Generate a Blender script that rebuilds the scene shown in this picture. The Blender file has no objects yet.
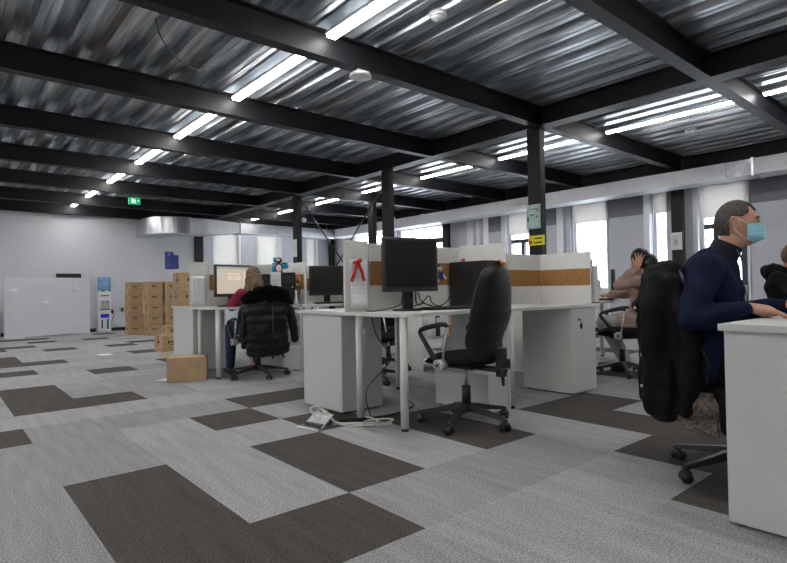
import bpy, bmesh, math, random
from mathutils import Vector, Matrix, noise
random.seed(7)
PI = math.pi
SC = bpy.context.scene
COL = SC.collection

# ------------------------------------------------------------------ camera
cam_d = bpy.data.cameras.new('camera'); cam = bpy.data.objects.new('camera', cam_d); COL.objects.link(cam)
YAW, PIT, ROL = .8650, .0168, -.0169
_f = Vector((math.cos(YAW)*math.cos(PIT), math.sin(YAW)*math.cos(PIT), math.sin(PIT)))
_r = Vector((math.sin(YAW), -math.cos(YAW), 0)); _u = _r.cross(_f)
_r2 = _r*math.cos(ROL)+_u*math.sin(ROL); _u2 = _u*math.cos(ROL)-_r*math.sin(ROL)
cm = Matrix((_r2, _u2, -_f)).transposed().to_4x4(); cm.translation = (-.4944, -3.1501, .9486)
cam.matrix_world = cm
cam_d.sensor_width = 36; cam_d.lens = 541.627/787*36; cam_d.clip_start = .05; cam_d.clip_end = 200
SC.camera = cam
# ------------------------------------------------------------------ world, exposure
SC.view_settings.view_transform = 'Standard'; SC.view_settings.look = 'None'
SC.view_settings.gamma = 1; SC.view_settings.use_curve_mapping = False
SC.view_settings.exposure = 1.25
SKY = 4.6
LAMP = 15.0
w = bpy.data.worlds.new('overcast_sky'); SC.world = w; w.use_nodes = True
w.node_tree.nodes['Background'].inputs[0].default_value = (.90, .95, 1, 1)
w.node_tree.nodes['Background'].inputs[1].default_value = SKY

# ------------------------------------------------------------------ materials
def mat(name, col, rough=.6, metal=0, var=.06, vs=8, bump=0, bs=60, emit=0, spec=.5, alpha=1, trans=0, stretch=None, sheen=0):
    m = bpy.data.materials.new(name); m.use_nodes = True
    nt = m.node_tree; b = nt.nodes['Principled BSDF']
    b.inputs['Roughness'].default_value = rough; b.inputs['Metallic'].default_value = metal
    b.inputs['Specular IOR Level'].default_value = spec
    if sheen: b.inputs['Sheen Weight'].default_value = sheen
    if trans: b.inputs['Transmission Weight'].default_value = trans
    if alpha < 1: b.inputs['Alpha'].default_value = alpha
    tc = nt.nodes.new('ShaderNodeTexCoord'); src = tc.outputs['Object']
    if stretch:
        mp = nt.nodes.new('ShaderNodeMapping'); mp.inputs['Scale'].default_value = stretch
        nt.links.new(src, mp.inputs[0]); src = mp.outputs[0]
    n = nt.nodes.new('ShaderNodeTexNoise'); n.inputs['Scale'].default_value = vs; n.inputs['Detail'].default_value = 4
    nt.links.new(src, n.inputs['Vector'])
    r = nt.nodes.new('ShaderNodeValToRGB')
    a = [max(0, c*(1-var)) for c in col]; z = [min(1, c*(1+var)) for c in col]
    r.color_ramp.elements[0].position = .3; r.color_ramp.elements[1].position = .7
    r.color_ramp.elements[0].color = (*a, 1); r.color_ramp.elements[1].color = (*z, 1)
    nt.links.new(n.outputs[0], r.inputs[0]); nt.links.new(r.outputs[0], b.inputs['Base Color'])
    if emit:
        b.inputs['Emission Color'].default_value = (*col, 1); b.inputs['Emission Strength'].default_value = emit
    if bump:
        n2 = nt.nodes.new('ShaderNodeTexNoise'); n2.inputs['Scale'].default_value = bs; n2.inputs['Detail'].default_value = 3
        nt.links.new(src, n2.inputs['Vector'])
        bp = nt.nodes.new('ShaderNodeBump'); bp.inputs['Strength'].default_value = bump; bp.inputs['Distance'].default_value = .02
        nt.links.new(n2.outputs[0], bp.inputs['Height']); nt.links.new(bp.outputs[0], b.inputs['Normal'])
    return m
M = {}
M['wall'] = mat('white_wall_paint', (.64, .65, .68), .9, var=.03, vs=1.5)
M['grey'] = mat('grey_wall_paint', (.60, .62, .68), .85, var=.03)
M['darkgrey'] = mat('dark_grey_wall_band', (.24, .25, .28), .85, var=.03)
M['frame'] = mat('white_window_frame', (.88, .90, .93), .45, var=.02)
M['dframe'] = mat('anthracite_window_frame', (.035, .045, .07), .45)
M['blind'] = mat('roller_blind_cloth', (.74, .73, .71), .9, var=.03, vs=30)
M['steel'] = mat('black_painted_steel', (.0135, .013, .016), .50, spec=.3, var=.15, vs=3)
M['colsteel'] = mat('charcoal_painted_steel', (.012, .0115, .0145), .5, spec=.3, var=.1, vs=3)
M['desk'] = mat('light_grey_laminate', (.60, .62, .61), .45, var=.02)
M['deskw'] = mat('white_laminate', (.70, .70, .68), .5, var=.02)
M['leg'] = mat('white_enamel_steel', (.68, .68, .66), .35, var=.02)
M['board'] = mat('white_board', (.72, .72, .69), .5, var=.02)
M['cork'] = mat('cork', (.36, .18, .058), .9, var=.25, vs=60)
M['blackp'] = mat('black_plastic', (.013, .013, .014), .4, var=.1)
M['screen'] = mat('black_screen_glass', (.010, .011, .012), .35, var=.05)
M['bezel'] = mat('dark_grey_bezel', (.035, .036, .038), .4, var=.05)
M['leather'] = mat('black_leatherette', (.011, .012, .013), .40, bump=.15, bs=90, spec=.4)
M['fabric'] = mat('black_chair_fabric', (.006, .006, .0065), .85, spec=.2, bump=.2, bs=200)
M['chrome'] = mat('brushed_steel', (.6, .6, .6), .3, 1, var=.05)
M['silverp'] = mat('silver_plastic', (.55, .55, .54), .35, .5, var=.2, vs=30)
M['card'] = mat('cardboard', (.44, .30, .17), .85, var=.10, vs=9, bump=.05)
M['cardd'] = mat('brown_packing_tape', (.22, .12, .055), .5, var=.1)
M['ink'] = mat('dark_printing_ink', (.06, .03, .02), .8)
M['paper'] = mat('white_paper', (.78, .79, .80), .8, var=.03, vs=20)
M['pencil'] = mat('grey_print', (.45, .46, .48), .8)
M['bluepaper'] = mat('blue_poster_print', (.035, .05, .26), .6, var=.2, vs=12)
M['lightblue'] = mat('pale_blue_print', (.25, .30, .55), .6)
M['galv'] = mat('galvanised_duct', (.62, .63, .66), .33, .9, var=.10, vs=5, bump=.08, bs=6)
M['galvd'] = mat('dull_galvanised_duct', (.40, .41, .43), .45, .8, var=.25, vs=9, bump=.08, bs=6)
M['wrap'] = mat('silver_duct_wrap', (.66, .67, .70), .55, .35, var=.05, vs=6, bump=.4, bs=9)
M['lamp'] = mat('lamp_diffuser', (1, .98, .95), .5, emit=LAMP, var=0)
M['lamph'] = mat('lamp_housing', (.7, .7, .7), .4)
M['white'] = mat('white_plastic', (.72, .73, .74), .4, var=.02)
M['red'] = mat('red_plastic', (.55, .02, .02), .5)
M['yellow'] = mat('yellow_card', (.80, .68, .02), .6, var=.04)
M['orange'] = mat('orange_paper', (.65, .22, .04), .7)
M['cyan'] = mat('cyan_plush', (.01, .30, .58), .9, bump=.3)
M['bottle'] = mat('blue_water_bottle', (.25, .45, .75), .15, var=.1, alpha=.75)
M['royal'] = mat('royal_blue_plastic', (.01, .02, .65), .4)
M['cable'] = mat('white_cable', (.66, .68, .64), .5)
M['cableg'] = mat('dark_green_cable', (.02, .06, .045), .5)
M['cableb'] = mat('black_cable', (.012, .012, .012), .5)
M['skin'] = mat('skin', (.56, .30, .21), .55, var=.08, vs=12)
M['hair'] = mat('short_grey_brown_hair', (.085, .072, .066), .85, var=.45, vs=70, bump=.5, bs=220)
M['hairblack'] = mat('black_hair', (.008, .007, .008), .45, var=.3, stretch=(60, 60, 4), vs=1)
M['hairbrown'] = mat('light_brown_hair', (.13, .070, .036), .5, var=.65, stretch=(30, 30, 2), vs=2)
M['navy'] = mat('navy_wool', (.0075, .0125, .036), .9, var=.2, vs=14, bump=.3, bs=130, spec=.15)
M['darknavy'] = mat('black_collar_knit', (.006, .007, .014), .9, bump=.3, bs=150)
M['mask'] = mat('light_blue_face_mask', (.33, .62, .78), .8, var=.05, vs=20)
M['maskw'] = mat('white_elastic', (.8, .8, .78), .7)
M['trouser'] = mat('dark_trouser_cloth', (.005, .005, .008), .9, spec=.2)
M['jeans'] = mat('blue_denim', (.008, .022, .065), .85, var=.3, vs=20)
M['ltrouser'] = mat('pale_grey_trousers', (.40, .40, .40), .85)
M['pink'] = mat('dusty_pink_wool', (.36, .25, .215), .9, var=.12, vs=12, bump=.5, bs=40)
M['crimson'] = mat('crimson_knit', (.20, .006, .035), .9, bump=.3)
M['coat'] = mat('black_wool_coat', (.0045, .0045, .005), .75, bump=.3, bs=18, var=.3, spec=.2)
M['coatp'] = mat('black_padded_nylon', (.0055, .0055, .0065), .5, bump=.3, bs=20, var=.2, spec=.35)
M['fur'] = mat('black_fur', (.004, .004, .004), .95, spec=.1, bump=1, bs=160)
M['lining'] = mat('patterned_coat_lining', (.16, .13, .11), .8, var=.7, vs=60)
M['green'] = mat('exit_sign_green', (.01, .30, .12), .4, emit=.45, var=0)
M['signw'] = mat('exit_sign_white', (.7, .9, .8), .4, emit=.4, var=0)
M['teal'] = mat('teal_lanyard', (.05, .16, .20), .7)
M['glass'] = mat('clear_glass', (.95, .97, 1), .05, var=0, trans=1)
M['brownbag'] = mat('beige_cloth', (.42, .38, .33), .9)

def carpet(name, col, fleck):
    m = mat(name, col, 1, var=.0, spec=.1)
    nt = m.node_tree; b = nt.nodes['Principled BSDF']
    g = nt.nodes.new('ShaderNodeNewGeometry')
    n1 = nt.nodes.new('ShaderNodeTexNoise'); n1.inputs['Scale'].default_value = 125; n1.inputs['Detail'].default_value = 2; n1.inputs['Roughness'].default_value = .6
    n2 = nt.nodes.new('ShaderNodeTexNoise'); n2.inputs['Scale'].default_value = 3; n2.inputs['Detail'].default_value = 3
    mp = nt.nodes.new('ShaderNodeMapping'); mp.inputs['Scale'].default_value = (6, .7, 1)
    nt.links.new(g.outputs['Position'], mp.inputs[0])
    nt.links.new(g.outputs['Position'], n1.inputs['Vector']); nt.links.new(mp.outputs[0], n2.inputs['Vector'])
    r = nt.nodes.new('ShaderNodeMapRange'); r.inputs['From Min'].default_value = .3; r.inputs['From Max'].default_value = .7
    r.inputs['To Min'].default_value = 1-fleck; r.inputs['To Max'].default_value = 1+fleck
    r2 = nt.nodes.new('ShaderNodeMapRange'); r2.inputs['From Min'].default_value = .3; r2.inputs['From Max'].default_value = .7
    r2.inputs['To Min'].default_value = .89; r2.inputs['To Max'].default_value = 1.11
    nt.links.new(n1.outputs[0], r.inputs[0]); nt.links.new(n2.outputs[0], r2.inputs[0])
    mu = nt.nodes.new('ShaderNodeMath'); mu.operation = 'MULTIPLY'
    nt.links.new(r.outputs[0], mu.inputs[0]); nt.links.new(r2.outputs[0], mu.inputs[1])
    vm = nt.nodes.new('ShaderNodeVectorMath'); vm.operation = 'SCALE'; vm.inputs[0].default_value = col
    nt.links.new(mu.outputs[0], vm.inputs['Scale']); nt.links.new(vm.outputs[0], b.inputs['Base Color'])
    bp = nt.nodes.new('ShaderNodeBump'); bp.inputs['Strength'].default_value = .25; bp.inputs['Distance'].default_value = .004
    nt.links.new(n1.outputs[0], bp.inputs['Height']); nt.links.new(bp.outputs[0], b.inputs['Normal'])
    return m
CARP = [carpet('light_grey_carpet', (.345, .345, .348), .46), carpet('mid_grey_carpet', (.285, .285, .290), .46),
        carpet('soft_grey_carpet', (.315, .315, .32), .46), carpet('dark_brown_grey_carpet', (.080, .074, .070), .5)]

def blindmat():
    m = mat('roller_blind_cloth', (.74, .73, .71), .9, var=.03, vs=30)
    nt = m.node_tree; t = nt.nodes.new('ShaderNodeBsdfTranslucent'); t.inputs[0].default_value = (.80, .78, .75, 1)
    mx = nt.nodes.new('ShaderNodeMixShader'); mx.inputs[0].default_value = .36
    out = nt.nodes['Material Output']; nt.links.new(nt.nodes['Principled BSDF'].outputs[0], mx.inputs[1]); nt.links.new(t.outputs[0], mx.inputs[2]); nt.links.new(mx.outputs[0], out.inputs[0])
    return m
M['blind'] = blindmat()
def deckmat():
    m = bpy.data.materials.new('galvanised_roof_deck'); m.use_nodes = True
    nt = m.node_tree; b = nt.nodes['Principled BSDF']
    b.inputs['Metallic'].default_value = .9
    g = nt.nodes.new('ShaderNodeNewGeometry')
    mp = nt.nodes.new('ShaderNodeMapping'); mp.inputs['Scale'].default_value = (8, .6, 6); nt.links.new(g.outputs['Position'], mp.inputs[0])
    n = nt.nodes.new('ShaderNodeTexNoise'); n.inputs['Scale'].default_value = 2; n.inputs['Detail'].default_value = 5; nt.links.new(mp.outputs[0], n.inputs['Vector'])
    r = nt.nodes.new('ShaderNodeValToRGB'); e = r.color_ramp.elements
    e[0].position = .3; e[0].color = (.24, .27, .30, 1); e[1].position = .72; e[1].color = (.82, .86, .90, 1)
    x = e.new(.52); x.color = (.47, .51, .55, 1)
    nt.links.new(n.outputs[0], r.inputs[0])
    mp2 = nt.nodes.new('ShaderNodeMapping'); mp2.inputs['Scale'].default_value = (5, .25, 1); nt.links.new(g.outputs['Position'], mp2.inputs[0])
    n2 = nt.nodes.new('ShaderNodeTexNoise'); n2.inputs['Scale'].default_value = 1; n2.inputs['Detail'].default_value = 2; nt.links.new(mp2.outputs[0], n2.inputs['Vector'])
    r2 = nt.nodes.new('ShaderNodeValToRGB'); r2.color_ramp.elements[0].position = .58; r2.color_ramp.elements[0].color = (0, 0, 0, 1)
    r2.color_ramp.elements[1].position = .72; r2.color_ramp.elements[1].color = (.55, .55, .55, 1)
    nt.links.new(n2.outputs[0], r2.inputs[0])
    mx = nt.nodes.new('ShaderNodeMix'); mx.data_type = 'RGBA'
    nt.links.new(r2.outputs[0], mx.inputs[0]); nt.links.new(r.outputs[0], mx.inputs[6]); mx.inputs[7].default_value = (.42, .30, .20, 1)  # brown streaks: warm reflections put into the deck colour
    nt.links.new(mx.outputs[2], b.inputs['Base Color'])
    rr = nt.nodes.new('ShaderNodeMapRange'); rr.inputs['To Min'].default_value = .26; rr.inputs['To Max'].default_value = .44
    nt.links.new(n.outputs[0], rr.inputs[0]); nt.links.new(rr.outputs[0], b.inputs['Roughness'])
    n3 = nt.nodes.new('ShaderNodeTexNoise'); n3.inputs['Scale'].default_value = 1.2; n3.inputs['Detail'].default_value = 3
    mp3 = nt.nodes.new('ShaderNodeMapping'); mp3.inputs['Scale'].default_value = (10, 1.6, 4); nt.links.new(g.outputs['Position'], mp3.inputs[0]); nt.links.new(mp3.outputs[0], n3.inputs['Vector'])
    bp = nt.nodes.new('ShaderNodeBump'); bp.inputs['Strength'].default_value = .25; bp.inputs['Distance'].default_value = .03
    nt.links.new(n3.outputs[0], bp.inputs['Height']); nt.links.new(bp.outputs[0], b.inputs['Normal'])
    return m
M['deck'] = deckmat()

# ------------------------------------------------------------------ mesh helpers
class MB:
    def __init__(s): s.v = []; s.f = []; s.m = Matrix.Identity(4); s.smooth = []; s.sm = False
    def add(s, vs, fs, sm=None):
        o = len(s.v); s.v += [tuple(s.m @ Vector(v)) for v in vs]
        s.f += [tuple(i+o for i in f) for f in fs]; s.smooth += [s.sm if sm is None else sm]*len(fs); return s
    def box(s, x0, x1, y0, y1, z0, z1):
        return s.add([(x, y, z) for z in (z0, z1) for y in (y0, y1) for x in (x0, x1)],
                     [(0, 2, 3, 1), (4, 5, 7, 6), (0, 1, 5, 4), (2, 6, 7, 3), (0, 4, 6, 2), (1, 3, 7, 5)], False)
    def cbox(s, c, size, bev=0, n=3):
        # box with rounded edges (superquadric-free: chamfered rings)
        x, y, z = c; a, b, h = [q/2 for q in size]
        if not bev: return s.box(x-a, x+a, y-b, y+b, z-h, z+h)
        ring = []
        def rr(ax, by, r):
            pts = []
            for (sx, sy, a0) in ((1, 1, 0), (-1, 1, 90), (-1, -1, 180), (1, -1, 270)):
                for k in range(n+1):
                    t = math.radians(a0+90*k/n)
                    pts.append((x+sx*(ax-r)+r*math.cos(t), y+sy*(by-r)+r*math.sin(t)))
            return pts
        vs = []; L = 0
        lay = []
        for k in range(n+1):
            t = PI/2*k/n; lay.append((bev*(1-math.sin(t)), -h+bev*(1-math.cos(t))))
        lay2 = [(i, -zz) for i, zz in reversed(lay)]
        for ins, zz in lay+lay2:
            p = rr(a-ins, b-ins, max(bev-ins, .0005)); L = len(p); vs += [(q[0], q[1], z+zz) for q in p]
        R = len(lay)*2; fs = []
        for i in range(R-1):
            for j in range(L): fs.append((i*L+j, i*L+(j+1) % L, (i+1)*L+(j+1) % L, (i+1)*L+j))
        fs.append(tuple(reversed(range(L)))); fs.append(tuple(range((R-1)*L, R*L)))
        return s.add(vs, fs, True)
    def tube(s, pts, r, n=8, cap=True, sm=True):
        pts = [Vector(p) for p in pts]; R = r if isinstance(r, (list, tuple)) else [r]*len(pts)
        vs = []; t0 = None; up = None
        for i, p in enumerate(pts):
            t = (pts[min(i+1, len(pts)-1)]-pts[max(i-1, 0)])
            if t.length < 1e-9: t = Vector((0, 0, 1))
            t.normalize()
            if up is None:
                up = Vector((0, 0, 1)) if abs(t.z) < .9 else Vector((1, 0, 0))
            a = t.cross(up); 
            if a.length < 1e-6: a = t.orthogonal()
            a.normalize(); b = a.cross(t).normalized(); up = b
            for k in range(n):
                q = 2*PI*k/n; vs.append(p+a*math.cos(q)*R[i]+b*math.sin(q)*R[i])
        fs = []
        for i in range(len(pts)-1):
            for k in range(n): fs.append((i*n+k, i*n+(k+1) % n, (i+1)*n+(k+1) % n, (i+1)*n+k))
        if cap: fs.append(tuple(reversed(range(n)))); fs.append(tuple(range((len(pts)-1)*n, len(pts)*n)))
        return s.add(vs, fs, sm)
    def cyl(s, p, h, r, n=16, r2=None, sm=True):
        return s.tube([p, (p[0], p[1], p[2]+h)], [r, r if r2 is None else r2], n, True, sm)
    def sph(s, c, r, nu=16, nv=10, fn=None):
        if not isinstance(r, (tuple, list)): r = (r, r, r)
        vs = []; fs = []
        for j in range(nv+1):
            ph = PI*j/nv
            for i in range(nu):
                th = 2*PI*i/nu; d = Vector((math.sin(ph)*math.cos(th), math.sin(ph)*math.sin(th), math.cos(ph)))
                k = fn(d) if fn else 1
                vs.append((c[0]+d.x*r[0]*k, c[1]+d.y*r[1]*k, c[2]+d.z*r[2]*k))
        for j in range(nv):
            for i in range(nu): fs.append((j*nu+i, (j+1)*nu+i, (j+1)*nu+(i+1) % nu, j*nu+(i+1) % nu))
        return s.add(vs, fs, True)
    def prism(s, pts, z0, z1, sm=False):
        n = len(pts); vs = [(x, y, z0) for x, y in pts]+[(x, y, z1) for x, y in pts]
        fs = [(i, (i+1) % n, n+(i+1) % n, n+i) for i in range(n)]
        fs += [tuple(reversed(range(n))), tuple(range(n, 2*n))]
        return s.add(vs, fs, sm)
    def grid(s, fn, nu, nv, sm=True, thick=0):
        vs = [fn(i/nu, j/nv) for j in range(nv+1) for i in range(nu+1)]
        fs = [(j*(nu+1)+i, j*(nu+1)+i+1, (j+1)*(nu+1)+i+1, (j+1)*(nu+1)+i) for j in range(nv) for i in range(nu)]
        return s.add(vs, fs, sm)
    def cap(s, p, q, r0, r1=None):   # capsule
        r1 = r0 if r1 is None else r1; p = Vector(p); q = Vector(q)
        s.tube([p, q], [r0, r1], 12); s.sph(p, r0, 12, 8); s.sph(q, r1, 12, 8); return s
    def build(s, name, m, parent=None, bevel=0, recalc=True, solid=0):
        me = bpy.data.meshes.new(name); me.from_pydata(s.v, [], s.f)
        me.polygons.foreach_set('use_smooth', s.smooth)
        if recalc:
            b = bmesh.new(); b.from_mesh(me); bmesh.ops.recalc_face_normals(b, faces=b.faces); b.to_mesh(me); b.free()
        me.materials.append(M[m] if isinstance(m, str) else m)
        o = bpy.data.objects.new(name, me); COL.objects.link(o)
        if parent: o.parent = parent
        if solid:
            q = o.modifiers.new('solid', 'SOLIDIFY'); q.thickness = solid; q.offset = 0
        if bevel:
            q = o.modifiers.new('bevel', 'BEVEL'); q.width = bevel; q.segments = 2; q.limit_method = 'ANGLE'; q.angle_limit = .9
        return o
def bake(o, mods):
    """apply the modifiers mods=[(type, {settings})...] to the mesh and keep the plain result"""
    for t, st in mods:
        q = o.modifiers.new(t, t)
        for k, v in st.items(): setattr(q, k, v)
    dg = bpy.context.evaluated_depsgraph_get(); dg.update()
    me = bpy.data.meshes.new_from_object(o.evaluated_get(dg)); old = o.data
    o.modifiers.clear(); me.materials.clear(); me.materials.append(old.materials[0]); o.data = me
    for p in me.polygons: p.use_smooth = True
    return o
def organic(mb, name, m, parent, vox=.01, it=6, fac=.5, ns=0, nf=8, puff=None):
    o = mb.build(name, m, parent)
    bake(o, [('REMESH', dict(mode='VOXEL', voxel_size=vox, use_smooth_shade=True)), ('SMOOTH', dict(factor=fac, iterations=it))])
    if ns or puff:
        me = o.data; nr = [v.normal.copy() for v in me.vertices]
        for v, q in zip(me.vertices, nr):
            d = ns*noise.noise(v.co*nf) if ns else 0
            if puff: d += puff(v.co)
            v.co += q*d
        me.update()
    return o
def tag(o, label, cat, group=None, kind=None):
    if label: o['label'] = label
    if cat: o['category'] = cat
    if group: o['group'] = group
    if kind: o['kind'] = kind
    return o
def thing(name, label, cat, loc=(0, 0, 0), rz=0, group=None):
    o = bpy.data.objects.new(name, None); COL.objects.link(o); o.empty_display_size = .1
    o.location = loc; o.rotation_euler = (0, 0, rz); return tag(o, label, cat, group)
def struct(name, mb, m, **k):
    o = mb.build(name, m, **k); o['kind'] = 'structure'; return o
def dup(root, loc, rz, label, group=None):
    def rec(o, par):
        c = o.copy(); COL.objects.link(c); c.parent = par
        for ch in kids.get(o.name, []): rec(ch, c)
        return c
    kids = {}
    for o in bpy.data.objects:
        if o.parent: kids.setdefault(o.parent.name, []).append(o)
    r = rec(root, None); r.location = loc; r.rotation_euler = (0, 0, rz); r['label'] = label
    if group: r['group'] = group
    return r

# ================================================================== THE ROOM
TX, TY = .5, .523
X0, X1, Y0, Y1 = -4.0, 10.3, -7.0, 12.8
DARK = set()
def dk(i0, i1, j0, j1):
    for i in range(i0, i1):
        for j in range(j0, j1): DARK.add((i, j))
for q in ((0, 3, 0, 1), (2, 3, 0, 2), (0, 2, 2, 3), (-2, -1, 2, 3), (-3, -2, 3, 5), (-1, 0, 3, 4), (0, 2, 4, 5), (1, 2, 6, 8), (2, 3, 6, 7), (3, 5, 5, 7), (4, 5, 4, 5),
          (-14, -11, -1, 1), (-12, -11, 1, 2), (-7, -5, 0, 1), (-5, -4, 0, 2), (-10, -9, -1, 1), (-9, -8, 2, 3), (-16, -15, 2, 3), (-20, -19, 2, 3), (-20, -19, 4, 5),
          (-16, -15, 4, 5), (-13, -12, 4, 5), (-18, -17, -1, 2), (-17, -16, -1, 1), (-17, -16, 5, 7), (-3, -2, -3, 0), (-10, -9, 4, 6), (-22, -21, 0, 3), (-23, -22, 5, 6)): dk(*q)
MID = set()
for q in ((2, 3, 3, 5), (-2, 0, 0, 1), (-3, -2, 0, 2), (-4, -1, 3, 3), (-7, -6, 2, 4), (-9, -8, 3, 5), (-4, -3, 4, 5), (-2, 6, -3, 0), (-7, -4, 2, 3)):
    for i in range(q[0], q[1]):
        for j in range(q[2], q[3]): MID.add((i, j))
rnd = random.Random(3)
fm = MB(); mi = []
for i in range(-25, 14):
    for j in range(-8, 21):
        ya, yb = max(-(i+1)*TY, Y0), min(-i*TY, Y1); xa, xb = max(j*TX, X0), min((j+1)*TX, X1)
        if yb <= ya or xb <= xa: continue
        fm.add([(xa, ya, 0), (xb, ya, 0), (xb, yb, 0), (xa, yb, 0)], [(0, 1, 2, 3)], False)
        k = rnd.random()
        seen = -25 <= i < 6 and -1 <= j < 10
        if (i, j) in DARK: mi.append(3)
        elif not seen and k < .16: mi.append(3)
        elif (i, j) in MID: mi.append(1)
        else: mi.append(0 if k < .62 else (2 if k < .9 else 1))
fl = fm.build('floor', CARP[0]); fl['kind'] = 'structure'
for c in CARP[1:]: fl.data.materials.append(c)
fl.data.polygons.foreach_set('material_index', mi)
struct('floor_slab', MB().box(X0-.2, X1+.2, Y0-.2, Y1+.2, -.2, -.004), 'wall')

# roof deck: trapezoidal sheet, ribs along y
P = .29; ZB, ZT = 3.30, 3.385
prof = [(X0-.3, ZT)]
x = X0-.2
while x < X1+.2:
    prof += [(x, ZT), (x+.03, ZB), (x+.085, ZB), (x+.091, ZB+.008), (x+.099, ZB+.008), (x+.105, ZB), (x+.16, ZB), (x+.19, ZT)]; x += P
prof.append((X1+.4, ZT))
dm = MB(); n = len(prof)
ys = [Y0-.2, Y1+.2]
dm.add([(a, y, z) for y in ys for a, z in prof], [(k, k+1, n+k+1, n+k) for k in range(n-1)], False)
struct('ceiling', dm, 'deck', recalc=False)
struct('ceiling_slab', MB().box(X0-.3, X1+.4, Y0-.3, Y1+.3, ZT+.02, ZT+.2), 'steel')

# steel frame: girder along y and beams along x (I sections)
def ibeam(mb, axis, a0, a1, c, zb, h, w, tf=.014, tw=.01):
    for (u0, u1, z0, z1) in ((-w/2, w/2, zb, zb+tf), (-tw/2, tw/2, zb+tf, zb+h-tf), (-w/2, w/2, zb+h-tf, zb+h)):
        if axis == 'x': mb.box(a0, a1, c+u0, c+u1, z0, z1)
        else: mb.box(c+u0, c+u1, a0, a1, z0, z1)
GX = 5.60
g = MB(); ibeam(g, 'y', Y0, Y1, GX, 3.05, .31, .22)
BY = [.95+2.0*k for k in range(-3, 6)]
for y in BY: g.box(GX-.10, GX+.10, y-.006, y+.006, 3.064, 3.35)
struct('girder', g, 'steel')
g = MB(); ibeam(g, 'y', Y0, Y1, 10.08, 3.0, .30, .20); struct('girder', g, 'steel')
for y in BY:
    g = MB(); ibeam(g, 'x', X0, GX-.112, y, 3.05, .25, .13); struct('ceiling_beam', g, 'steel')
    g = MB(); ibeam(g, 'x', GX+.112, 9.97, y, 3.05, .25, .13); struct('ceiling_beam', g, 'steel')
g = MB(); ibeam(g, 'x', X0, 9.97, 12.68, 3.03, .27, .14); struct('ceiling_beam', g, 'steel')

# walls
T = .25
def wall_x(name, X, segs, openings, lo=0, hi=3.36, m='wall'):
    """wall in plane x=X running y from segs[0] to segs[1] with rectangular openings (y0,y1,z0,z1)"""
    b = MB(); y = segs[0]
    for (a, c, z0, z1) in sorted(openings):
        if a > y: b.box(X, X+T, y, a, lo, hi)
        b.box(X, X+T, a, c, lo, z0); b.box(X, X+T, a, c, z1, hi); y = c
    if segs[1] > y: b.box(X, X+T, y, segs[1], lo, hi)
    return struct(name, b, m)
WW = [(9.62, 11.6, 1.0, 2.78), (7.15, 9.25, 1.0, 2.78), (5.73, 5.95, .9, 2.78), (4.08, 5.13, .9, 2.78), (2.58, 3.36, .9, 2.78), (1.35, 1.62, .9, 2.78), (0.0, .76, .9, 2.78), (-4.6, -3.0, .9, 2.78)]
wall_x('wall_right', X1, (Y0, Y1+T), WW)
# end wall (far left of the picture) with three tall windows
def wall_y(name, Y, xa, xb, openings, m='wall', th=T):
    b = MB(); x = xa
    for (a, c, z0, z1) in sorted(openings):
        if a > x: b.box(x, a, Y, Y+th, 0, 3.36)
        b.box(a, c, Y, Y+th, 0, z0); b.box(a, c, Y, Y+th, z1, 3.36); x = c
    if xb > x: b.box(x, xb, Y, Y+th, 0, 3.36)
    return struct(name, b, m)
EW = [(5.97, 6.74, .9, 2.80), (7.40, 8.13, .9, 2.80), (9.22, 9.55, .9, 2.80)]
wall_y('wall_back', Y1, X0-T, X1, EW)
struct('wall_left', MB().box(X0-T, X0, Y0, Y1, 0, 3.36), 'wall')
struct('wall_front', MB().box(X0-T, X1+T, Y0-T, Y0, 0, 3.36), 'wall')
struct('baseboard_back', MB().box(X0+.02, 5.9, Y1-.015, Y1-.001, 0, .09), 'blackp')
struct('baseboard_left', MB().box(X0+.001, X0+.015, Y0, Y1-.02, 0, .09), 'blackp')
struct('baseboard_right', MB().box(X1-.015, X1-.001, Y0, Y1-.02, 0, .09), 'blackp')

# panels between the windows of the window wall, upper band darker
def panel(name, x0, x1, y0, y1, z0, z1, m): return struct(name, MB().box(x0, x1, y0, y1, z0, z1), m)
tn = 0
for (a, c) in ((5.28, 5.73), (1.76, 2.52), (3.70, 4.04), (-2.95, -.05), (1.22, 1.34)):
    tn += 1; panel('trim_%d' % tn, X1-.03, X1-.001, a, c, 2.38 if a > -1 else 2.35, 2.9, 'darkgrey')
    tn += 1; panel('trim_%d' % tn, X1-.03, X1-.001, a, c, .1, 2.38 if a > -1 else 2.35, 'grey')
for (a, c, dx, m) in ((5.15, 5.27, .10, 'frame'), (5.96, 6.05, .12, 'frame'), (6.2, 6.42, .08, 'frame'), (6.44, 6.68, .03, 'grey'), (3.54, 3.69, .14, 'frame'), (3.40, 3.53, .05, 'grey'),
                   (1.63, 1.74, .14, 'frame'), (.86, 1.04, .05, 'grey'), (.77, .85, .10, 'frame'), (-.04, -.001, .05, 'frame'), (2.53, 2.57, .05, 'frame'), (9.3, 9.6, .06, 'frame')):
    tn += 1; panel('trim_%d' % tn, X1-dx, X1-.0005, a, c, .1, 2.9, m)
for (a, c, m) in ((5.66, 5.95, 'grey'), (6.87, 7.36, 'grey'), (8.27, 9.18, 'grey'), (9.68, 10.2, 'grey')):
    tn += 1; o = struct('trim_%d' % tn, MB().box(a, c, Y1-.03, Y1-.001, .1, 2.9), m)
tn += 1; struct('trim_%d' % tn, MB().box(5.40, 5.64, Y1-.05, Y1-.002, 1.88, 2.75).box(5.40, 5.44, Y1-.05, Y1-.002, .1, 1.88), 'blackp')
for (a, c) in ((6.76, 6.85), (8.14, 8.26), (9.56, 9.66)):
    tn += 1; struct('trim_%d' % tn, MB().box(a, c, Y1-.05, Y1-.002, .1, 2.9), 'frame')

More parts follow.
